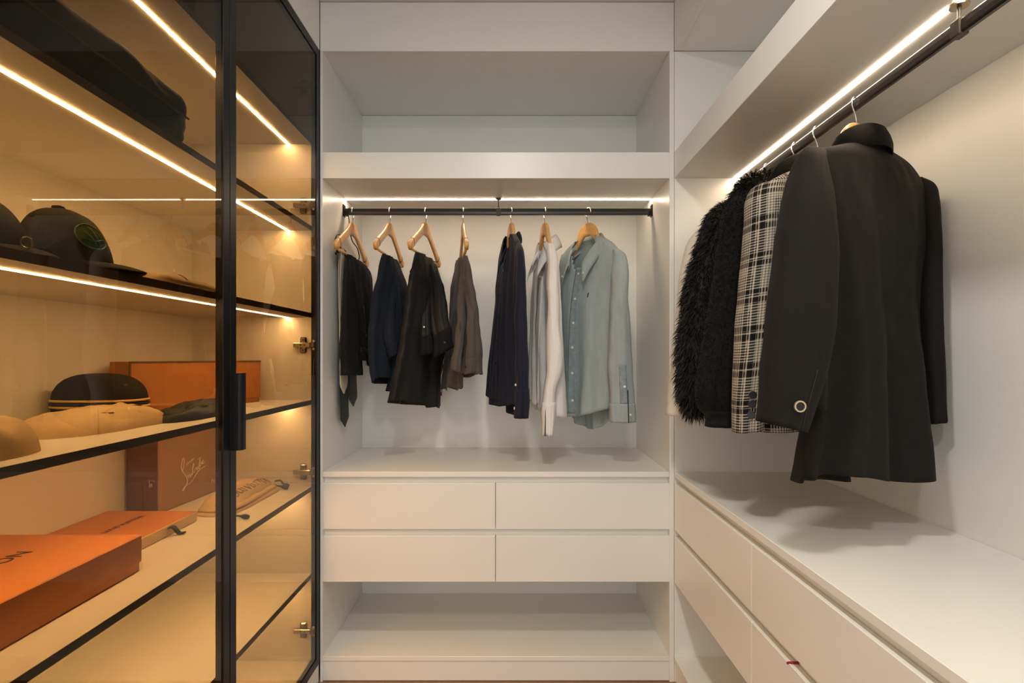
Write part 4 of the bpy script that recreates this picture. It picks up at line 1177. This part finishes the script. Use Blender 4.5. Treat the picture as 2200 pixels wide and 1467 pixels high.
class Pillow:
    """soft flat bundle lying on a shelf: height field over a rounded footprint"""
    def __init__(self, c, size, h, z, ang=0.0, seed=1, p=3.0, wr=0.25, n=30, m=72, edge=0.06, flat=0.45):
        self.c, self.size, self.h, self.z, self.ang, self.seed, self.p, self.wr, self.edge, self.flat = c, size, h, z, ang, seed, p, wr, edge, flat
        self.n, self.m = n, m
    def height(self, u, v):
        """u, v in -1..1 of the footprint"""
        p = self.p
        q = (abs(u)**p + abs(v)**p)**(1 / p)
        e = 1 + self.edge * nz(math.atan2(v, u) * 1.6 + self.seed, self.seed)
        q = min(q / e, 1.0)
        s = self.seed
        ridg = 1 - 2 * abs(nz(u * 1.6 + s, v * 2.0 + s * 2, 1.0))
        fine = nz(u * 4 + s, v * 4.5, 4.0)
        base = (1 - q**4)**self.flat
        return self.h * base * (1 + self.wr * (0.55 * (ridg - 0.6) + 0.35 * fine))
    def world(self, u, v, w=0.0):
        ca, sa = math.cos(self.ang), math.sin(self.ang)
        x, y = u * self.size[0], v * self.size[1]
        return np.array((self.c[0] + x * ca - y * sa, self.c[1] + x * sa + y * ca, self.z + w))
    def geo(self):
        n, m = self.n, self.m
        V, Fc = [self.world(0, 0, self.height(0, 0))], []
        for i in range(1, n + 1):
            r = (i / n)**0.8
            for k in range(m):
                a = 2 * PI * k / m
                cu, cv = math.cos(a), math.sin(a)
                f = r / (abs(cu)**self.p + abs(cv)**self.p)**(1 / self.p) * (1 + self.edge * nz(a_wrap(a) * 1.6 + self.seed, self.seed))
                u, v = cu * f, cv * f
                V.append(self.world(u, v, max(self.height(u, v), 0.0012) if i < n else 0.0012))
        for k in range(m):
            V.append(self.world(*(0, 0)) * 0 + np.array((V[1 + (n - 1) * m + k][0], V[1 + (n - 1) * m + k][1], self.z)))
        for k in range(m):
            Fc.append([0, 1 + k, 1 + (k + 1) % m])
        for i in range(n):
            for k in range(m):
                Fc.append([1 + i * m + k, 1 + (i + 1) * m + k, 1 + (i + 1) * m + (k + 1) % m, 1 + i * m + (k + 1) % m])
        Fc.append([1 + n * m + k for k in range(m)])
        return V, Fc
    def drape(self, g, origin, xdir, ydir, lift=0.0008):
        """lay a flat drawing on the upper side; origin and directions in the plan"""
        o = np.array(origin, float); x = np.array(xdir, float); y = np.array(ydir, float)
        ca, sa = math.cos(self.ang), math.sin(self.ang)
        out = []
        for v in g[0]:
            q = o + x * v[0] + y * v[1]
            dx, dy = q[0] - self.c[0], q[1] - self.c[1]
            u, w = (dx * ca + dy * sa) / self.size[0], (-dx * sa + dy * ca) / self.size[1]
            out.append((q[0], q[1], self.z + self.height(u, w) + lift + v[2]))
        return out, g[1]
def a_wrap(a):
    return math.atan2(math.sin(a), math.cos(a))

zA, zB, zC, zD, zE, zF = (SZ[k] + 0.0003 for k in 'ABCDEF')
# big soft black bags
bg = thing('black_bag', 'long flat black travel bag on the shelf above the caps', 'bag', (-0.93, 0.98, zB))
add('bag_body', *softbox(-1.13, -0.738, 0.692, 1.270, zB, zB + 0.130, p=9, wob=0.012, seed=3), 'black_cloth', bg, smooth=True)
g = tubeg(smoothpath([(-0.78, 1.02, zB + 0.122), (-0.775, 1.05, zB + 0.135), (-0.775, 1.11, zB + 0.137), (-0.78, 1.14, zB + 0.123)], 16), 0.006, 8)
add('carry_handle', *g, 'black_shiny', bg, smooth=True)
add('zip', *tubeg(smoothpath([(-0.7375, 0.72, zB + 0.070), (-0.734, 0.95, zB + 0.066), (-0.7375, 1.24, zB + 0.070)], 20), 0.0025, 6), 'edge_dark', bg)
b2 = thing('black_bag', 'black bag in the unlit top compartment of the glass cabinet', 'bag', (-0.92, 1.0, zA))
add('bag_body', *softbox(-1.12, -0.738, 0.72, 1.300, zA, zA + 0.23, p=10, wob=0.010, seed=8), 'black_cloth', b2, smooth=True)
add('top_flap', *softbox(-1.10, -0.755, 0.74, 1.28, zA + 0.222, zA + 0.245, p=8, cuts=8, wob=0.004, seed=9), 'black_shiny', b2, smooth=True)

def make_cap(label, c, d, z, h, rl, rs, brim, seed, logo=False):
    d = np.array(d, float); d /= np.linalg.norm(d); s = np.array((-d[1], d[0]))
    root = thing('baseball_cap', label, 'cap', (c[0], c[1], z), group='caps on the shelf')
    n, m = 22, 60
    def pt(i, k, grow=0.0):
        f = i / n
        a = 2 * PI * k / m
        el = f * PI / 2
        r = math.cos(el)**0.78
        zz = math.sin(el)**1.05 * h
        fr = math.cos(a)
        seam = 1 - 0.012 * (abs(math.sin(3 * a))**0.25 < 0.55) * (1 - f)
        L = (rl * (1.05 if fr > 0 else 0.98) * r * seam + grow)
        Sx = rs * r * seam + grow
        lean = -0.10 * rl * f
        x = c[0] + d[0] * (L * fr + lean) + s[0] * Sx * math.sin(a)
        y = c[1] + d[1] * (L * fr + lean) + s[1] * Sx * math.sin(a)
        return np.array((x, y, z + 0.004 + zz + 0.002 * nz(fr * 3 + seed, math.sin(a) * 3, f * 4)))
    V = [pt(i, k) for i in range(n) for k in range(m)] + [pt(n, 0)]
    Fc = [[i * m + k, i * m + (k + 1) % m, (i + 1) * m + (k + 1) % m, (i + 1) * m + k] for i in range(n - 1) for k in range(m)]
    Fc += [[(n - 1) * m + k, (n - 1) * m + (k + 1) % m, n * m] for k in range(m)]
    cr = add('crown', V, Fc, 'cap_cloth', root, smooth=True)
    top = pt(n, 0)
    add('top_button', *softbox(top[0] - 0.009, top[0] + 0.009, top[1] - 0.009, top[1] + 0.009, top[2] - 0.001, top[2] + 0.006, p=3, cuts=4, wob=0), 'cap_cloth', cr, smooth=True)
    V = []
    nb, na = 10, 31
    for j in range(nb):
        for i in range(na):
            a = -1.35 + 2.7 * i / (na - 1)
            f = j / (nb - 1)
            L0, S0 = rl * 1.02 * math.cos(a), rs * 1.0 * math.sin(a)
            L1, S1 = rl * 0.25 + brim * math.cos(a * 0.92), rs * 1.12 * math.sin(a)
            L, Sx = L0 + (max(L1, L0) - L0) * f, S0 + (S1 - S0) * f
            zz = z + 0.016 - 0.010 * f * f - 0.012 * (Sx / rs)**2 * (0.4 + 0.6 * f)
            V.append((c[0] + d[0] * L + s[0] * Sx, c[1] + d[1] * L + s[1] * Sx, max(zz, z + 0.002)))
    o = add('brim', V, [[j * na + i, j * na + i + 1, (j + 1) * na + i + 1, (j + 1) * na + i] for j in range(nb - 1) for i in range(na - 1)], 'cap_cloth', root, smooth=True)
    o.modifiers.new('thickness', 'SOLIDIFY').thickness = 0.003
    if logo:
        # round embroidered patch on the front of the crown
        k0, i0, j0 = 51.6, 8.2, 0
        def cp(u, v, lift):
            i = i0 + v * 3.4; k = k0 + u * 4.0
            i1, k1 = int(math.floor(i)), int(math.floor(k)); a, b = i - i1, k - k1
            return (pt(i1, k1, lift) * (1 - a) + pt(i1 + 1, k1, lift) * a) * (1 - b) + (pt(i1, k1 + 1, lift) * (1 - a) + pt(i1 + 1, k1 + 1, lift) * a) * b
        rg = [cp(math.cos(t), math.sin(t), 0.002) for t in np.linspace(0, 2 * PI, 40)]
        V = [cp(0, 0, 0.0015)] + [cp(math.cos(t) * r_, math.sin(t) * r_, 0.0015) for r_ in (0.35, 0.7, 1.0) for t in np.linspace(0, 2 * PI, 24, endpoint=False)]
        Fc = [[0, 1 + k, 1 + (k + 1) % 24] for k in range(24)] + [[1 + r_ * 24 + k, 1 + (r_ + 1) * 24 + k, 1 + (r_ + 1) * 24 + (k + 1) % 24, 1 + r_ * 24 + (k + 1) % 24] for r_ in range(2) for k in range(24)]
        e = add('emblem', V, Fc, 'cap_green', cr, smooth=True)
        gs = [tubeg(rg, 0.0014, 6)]
        for st in ([(-0.6, 0.5), (-0.1, -0.2), (0.1, -0.75)], [(-0.1, 0.7), (0.25, 0.0), (0.35, -0.7)], [(0.45, 0.6), (0.55, 0.0), (0.6, -0.55)], [(-0.65, -0.25), (0.0, -0.42), (0.7, -0.2)]):
            gs.append(tubeg([cp(x, y, 0.002) for x, y in crom(np.array(st), np.linspace(0, 1, 8))], 0.0012, 5))
        add('stitching', *join(*gs), mat('cap_green_thread', (0.03, 0.16, 0.05), 0.6) , e)
    return root, pt
capA, ptA = make_cap('black cap with a round green emblem, brim towards the door handle', (-0.825, 1.00), (0.77, 0.64), zC, 0.109, 0.073, 0.068, 0.109, 2, logo=True)
capB, ptB = make_cap('dark cap with a small metal ring, at the left edge behind the glass', (-0.845, 0.845), (0.77, 0.64), zC, 0.095, 0.072, 0.066, 0.090, 5)
rc = W(57, 521, 0.855)
add('metal_ring', *tubeg([rc + 0.007 * np.array((0.77 * math.cos(t), 0.64 * math.cos(t), 1.25 * math.sin(t))) for t in np.linspace(0, 2 * PI, 24)], 0.0014, 6), 'nickel', capB)

# tan pouch and small card on the cap shelf
po = thing('tan_pouch', 'flat tan pouch with dark edging beside the cap with the emblem', 'pouch', (-0.80, 1.26, zC))
pw = Pillow((-0.785, 1.262), (0.054, 0.128), 0.027, zC, ang=0.03, seed=4, wr=0.15, p=4)
add('pouch_body', *pw.geo(), 'tan_pouch', po, smooth=True)
pp = [pw.world(u, -0.25, pw.height(u, -0.25) + 0.0006) for u in np.linspace(-0.9, 0.9, 24)]
add('dark_edging', *tubeg(pp, 0.0018, 6), 'edge_dark', po)
kd = thing('card', 'small reddish brown card lying at the far end of the cap shelf', 'card', (-0.775, 1.70, zC))
add('card_sheet', *rot(boxg(-0.81, -0.742, 1.66, 1.74, zC, zC + 0.0025, 0.0006), 0.25, (-0.775, 1.70, 0)), 'tan_pouch', kd)
add('red_pen', *tubeg([(-0.80, 1.665, zC + 0.0065), (-0.765, 1.745, zC + 0.0065)], 0.0036, 8), 'red_cloth', kd, smooth=True)

# shelf with the dust bags
ob = thing('gift_box', 'tall orange box with a lid behind the black hat case', 'box', (-0.97, 1.70, zD))
A_, B_ = np.array((-1.052, 1.495)), np.array((-0.868, 1.880))
L_ = np.linalg.norm(B_ - A_); ang = math.atan2(B_[1] - A_[1], B_[0] - A_[0])
def obox(name, u0, u1, v0, v1, z0, z1, m, parent, bev=0.0015):
    """box in the frame of a line from A_: u along it, v away from us"""
    v, f = boxg(u0, u1, v0, v1, z0, z1, bev)
    e = np.array((math.cos(ang), math.sin(ang))); w = np.array((-math.sin(ang), math.cos(ang)))
    return add(name, [(*(A_ + e * p[0] + w * p[1]), p[2]) for p in v], f, m, parent)
obox('box_base', 0.003, L_ - 0.003, 0.003, 0.092, zD, zD + 0.06, 'orange_box_dull', ob)
lid = obox('lid', 0, L_, 0, 0.095, zD + 0.016, zD + 0.142, 'orange_box_dull', ob, bev=0.002)
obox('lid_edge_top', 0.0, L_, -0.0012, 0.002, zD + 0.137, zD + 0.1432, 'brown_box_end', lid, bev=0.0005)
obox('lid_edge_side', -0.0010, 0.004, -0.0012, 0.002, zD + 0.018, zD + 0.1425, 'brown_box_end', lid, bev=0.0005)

sb = thing('small_box', 'small flat orange box between the tall orange box and the beige dust bag', 'box', (-0.98, 1.56, zD))
add('box_lid', *rot(boxg(-1.02, -0.925, 1.475, 1.545, zD + 0.004, zD + 0.024, 0.001), 0.15, (-0.97, 1.5, 0)), 'orange_box_dull', sb)
add('box_tray', *rot(boxg(-1.018, -0.927, 1.477, 1.543, zD, zD + 0.012, 0.001), 0.15, (-0.97, 1.5, 0)), 'box_beige', sb)

hc = thing('hat_case', 'rounded black hat case with two yellow piping lines', 'case', (-1.04, 1.37, zD))
CC = np.array((-1.038, 1.372)); hx, hy = 0.106, 0.062
prof = [(0.0, 0.90), (0.006, 0.955), (0.020, 0.99), (0.034, 1.0), (0.044, 1.0), (0.060, 0.985), (0.078, 0.92), (0.094, 0.80), (0.105, 0.63), (0.112, 0.40), (0.1145, 0.15)]
q = crom(np.array(prof), np.linspace(0, 1, 30))
m_ = 56
def case_pt(z, s, a):
    return np.array((CC[0] + hx * s * math.copysign(abs(math.cos(a))**0.7, math.cos(a)), CC[1] + hy * s * math.copysign(abs(math.sin(a))**0.7, math.sin(a)), zD + z))
V = [case_pt(z, s, 2 * PI * k / m_) for z, s in q for k in range(m_)]
Fc = [[i * m_ + k, i * m_ + (k + 1) % m_, (i + 1) * m_ + (k + 1) % m_, (i + 1) * m_ + k] for i in range(29) for k in range(m_)]
Fc += [list(range(m_))[::-1], [29 * m_ + k for k in range(m_)]]
cs_ = add('case_shell', V, Fc, 'cap_cloth', hc, smooth=True)
for z in (0.0325, 0.0480):
    add('yellow_piping', *tubeg([case_pt(z, 1.005, 2 * PI * k / 72) for k in range(73)], 0.0030, 6, caps=False), 'yellow_piping', cs_, smooth=True)
add('zip_line', *tubeg([case_pt(0.040, 1.008, 2 * PI * k / 72) for k in range(73)], 0.0026, 6, caps=False), 'groove', cs_, smooth=True)

d1 = thing('dust_bag', 'beige cloth dust bag with two dark letters in front of the hat case', 'bag', (-0.90, 1.2, zD), group='cloth dust bags')
p1 = Pillow((-0.905, 1.195), (0.082, 0.165), 0.043, zD, ang=-0.06, seed=14, wr=0.50, p=3.2, edge=0.10, flat=0.55)
add('bag_body', *p1.geo(), 'dustbag', d1, smooth=True)
for ch, y in (('L', 1.155), ('V', 1.250)):
    add('lettering', *p1.drape(textg(ch, 0.028), (-0.858, y), (0.0, 1.0), (-1.0, 0.0), lift=0.002), 'print_dark', d1)
g = tubeg(smoothpath([(-0.965, 1.05, zD + 0.020), (-1.0, 1.035, zD + 0.022), (-1.02, 1.06, zD + 0.010), (-1.03, 1.10, zD + 0.006)], 16), 0.006, 8)
add('drawstring', *g, 'navy_ribbon', d1, smooth=True)
V = [W(345, 890, 1.345), W(367, 899, 1.352), W(348, 905, 1.33)]
o = add('loose_corner', V + [v + np.array((0.0, 0.0, 0.004)) for v in V], [[0, 2, 1], [3, 4, 5], [0, 1, 4, 3], [1, 2, 5, 4], [2, 0, 3, 5]], 'dustbag', d1)

d2 = thing('dust_bag', 'plain beige cloth dust bag nearest us at the left edge', 'bag', (-0.86, 0.80, zD), group='cloth dust bags')
p2 = Pillow((-0.865, 0.800), (0.098, 0.135), 0.064, zD, ang=0.05, seed=22, wr=0.42, p=3.6, edge=0.06, flat=0.5)
add('bag_body', *p2.geo(), 'dustbag', d2, smooth=True)

bk = thing('folded_garment', 'folded black cloth on the shelf behind the door handle', 'clothing', (-0.82, 1.44, zD))
p3 = Pillow((-0.825, 1.440), (0.055, 0.165), 0.030, zD, ang=-0.03, seed=31, wr=0.45, p=3.0, edge=0.10)
add('lower_fold', *p3.geo(), 'black_shiny', bk, smooth=True)
p3b = Pillow((-0.835, 1.470), (0.042, 0.115), 0.014, zD + 0.024, ang=0.05, seed=33, wr=0.6, p=2.6, edge=0.12)
add('upper_fold', *p3b.geo(), 'black_shiny', bk, smooth=True)

# shelf with the boxes
big = thing('gift_box', 'large bright orange box with a lid, nearest us', 'box', (-0.98, 0.95, zE))
box('box_base', -1.148, -0.818, 0.703, 1.195, zE, zE + 0.045, 'orange_box', big, bev=0.002)
lid = box('lid', -1.151, -0.815, 0.700, 1.198, zE + 0.019, zE + 0.078, 'orange_box', big, bev=0.002)
add('lettering', *place(textg('LOUIS VUITTON', 0.044, spacing=1.0, align='RIGHT'), (-0.975, 1.095, zE + 0.0785), (0, 1, 0), (-1, 0, 0)), 'print_dark', lid)
fl = thing('gift_box', 'flat orange slide box with a dark ribbon pull, behind the large one', 'box', (-1.02, 1.43, zE))
slv = box('sleeve', -1.155, -0.9005, 1.307, 1.553, zE, zE + 0.029, 'orange_box', fl, bev=0.0012)
box('tray_front', -0.902, -0.8985, 1.309, 1.551, zE + 0.0015, zE + 0.0275, 'box_beige', fl, bev=0.0008)
add('lettering', *place(textg('LOUIS VUITTON', 0.020, spacing=1.0), (-1.02, 1.43, zE + 0.0294), (0, 1, 0), (-1, 0, 0)), 'print_dark', slv)
V = []
rp = smoothpath([(-0.8985, 1.425, zE + 0.020), (-0.890, 1.426, zE + 0.022), (-0.882, 1.430, zE + 0.010), (-0.878, 1.434, zE + 0.003), (-0.868, 1.440, zE + 0.002)], 14)
for p in rp:
    V += [(p[0], p[1] - 0.008, p[2]), (p[0], p[1] + 0.008, p[2])]
o = add('ribbon_pull', V, [[2 * j, 2 * j + 1, 2 * j + 3, 2 * j + 2] for j in range(13)], 'navy_ribbon', fl, smooth=True)
o.modifiers.new('thickness', 'SOLIDIFY').thickness = 0.003

br = thing('shoe_box', 'brown shoe box with a white handwritten signature on its side', 'box', (-1.10, 1.76, zE))
A_ = np.array((-1.049, 1.612)); ang = math.radians(86.0); L_ = 0.315
obox('box_base', 0.002, L_ - 0.002, 0.002, 0.096, zE, zE + 0.06, 'brown_box', br)
sl = obox('lid', 0, L_, 0, 0.098, zE + 0.004, zE + 0.262, 'brown_box', br, bev=0.0015)
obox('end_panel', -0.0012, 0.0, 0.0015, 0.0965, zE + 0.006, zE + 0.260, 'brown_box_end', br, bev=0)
e_ = np.array((math.cos(ang), math.sin(ang), 0)); w_ = np.array((math.sin(ang), -math.cos(ang), 0)); K_ = np.array((*A_, 0))
def onface(zx, zy, P0, nn):
    """where the sight line through a point of the enlarged view meets the face of the box"""
    d = W(240 + zx / 5.5, 940 + zy / 5.5, 1.0) - np.array((0, 0, CAMZ))
    o_ = np.array((0, 0, CAMZ))
    t = ((P0 - o_) @ nn) / (d @ nn)
    return o_ + d * t
def stroke(pts, P0, nn, r=0.0011, n=None):
    P = [onface(x, y, P0 + nn * 0.0008, nn) for x, y in pts]
    n = n or len(P) * 6
    return tubeg(smoothpath(P, n), r, 5)
S1 = [(835, 405), (822, 350), (830, 285), (848, 242), (858, 265), (851, 330), (838, 398), (860, 432), (885, 468), (894, 510), (889, 548), (852, 595), (838, 628), (850, 626), (872, 576), (900, 556), (950, 515), (985, 455), (1010, 412), (1050, 370), (1105, 336)]
S2 = [(885, 492), (900, 450), (912, 440), (906, 476), (926, 430), (930, 470), (946, 424), (951, 440), (958, 340), (968, 308), (960, 400), (976, 416), (986, 372), (1000, 352), (1006, 386), (1020, 342), (1030, 370), (1046, 240), (1036, 340), (1050, 330), (1060, 280), (1066, 312), (1080, 260), (1079, 312), (1102, 284)]
S3 = [(1018, 256), (1040, 238), (1064, 228)]
add('signature', *join(stroke(S1, K_, w_, 0.0013), stroke(S2, K_, w_, 0.0010), stroke(S3, K_, w_, 0.0010)), 'print_white', sl)
p0, p1_ = onface(880, 318, K_, w_), onface(980, 232, K_, w_)
tg = textg('Christian', np.linalg.norm(p1_ - p0) / 4.0, align='LEFT', extrude=0.0002)
add('small_lettering', *place(tg, p0 + w_ * 0.0008, p1_ - p0, (0, 0, 1)), 'print_white', sl)
tg = textg('Paris', 0.020, align='LEFT', extrude=0.0002)
add('small_lettering', *place(tg, onface(1172, 522, K_, w_) + w_ * 0.0008, e_, (0, 0, 1)), 'print_white', sl)
n2 = -e_
P0 = K_ - e_ * 0.0012
def es(pts):
    return stroke(pts, P0, n2, 0.0008)
add('small_signature', *join(es([(436, 492), (446, 540), (440, 590)]), es([(430, 525), (470, 508), (515, 522)]), es([(452, 590), (462, 545), (470, 585), (476, 548)])), 'print_white', br)

d3 = thing('dust_bag', 'folded beige dust bag with lettering and navy tassels on the far shelf end', 'bag', (-0.87, 1.76, zE), group='cloth dust bags')
lay = []
for i, (cx, cy, sx, sy, h, dz, sd) in enumerate(((-0.880, 1.765, 0.066, 0.175, 0.016, 0.0, 41), (-0.882, 1.770, 0.062, 0.168, 0.014, 0.012, 43), (-0.890, 1.782, 0.056, 0.155, 0.030, 0.022, 47))):
    pl = Pillow((cx, cy), (sx, sy), h, zE + dz, ang=-0.04 + 0.03 * i, seed=sd, wr=0.35, p=5.0, edge=0.07, flat=(0.4, 0.4, 0.9)[i])
    lay.append(add('cloth_layer', *pl.geo(), 'dustbag', d3, smooth=True))
add('lettering', *pl.drape(textg('LOUIS VUITTON', 0.034, spacing=1.0), (-0.853, 1.775), (0.02, 1.0), (-1.0, 0.02), lift=0.002), 'print_dark', lay[-1])
def tassel(pts):
    g = [tubeg(smoothpath(pts, 16), 0.0032, 8), tubeg(smoothpath([pts[-2], pts[-1]], 5) if False else [np.array(pts[-2]), (np.array(pts[-2]) + np.array(pts[-1])) / 2, np.array(pts[-1])], [0.004, 0.0075, 0.0055], 8)]
    return add('tassel', *join(*g), 'navy_ribbon', d3, smooth=True)
tassel([(-0.835, 1.915, zE + 0.030), (-0.822, 1.928, zE + 0.030), (-0.812, 1.935, zE + 0.014), (-0.795, 1.940, zE + 0.007)])
tassel([(-0.835, 1.905, zE + 0.020), (-0.815, 1.915, zE + 0.012), (-0.790, 1.918, zE + 0.0065)])
tassel([(-0.835, 1.600, zE + 0.010), (-0.812, 1.585, zE + 0.0075), (-0.785, 1.575, zE + 0.0075), (-0.760, 1.568, zE + 0.0075)])
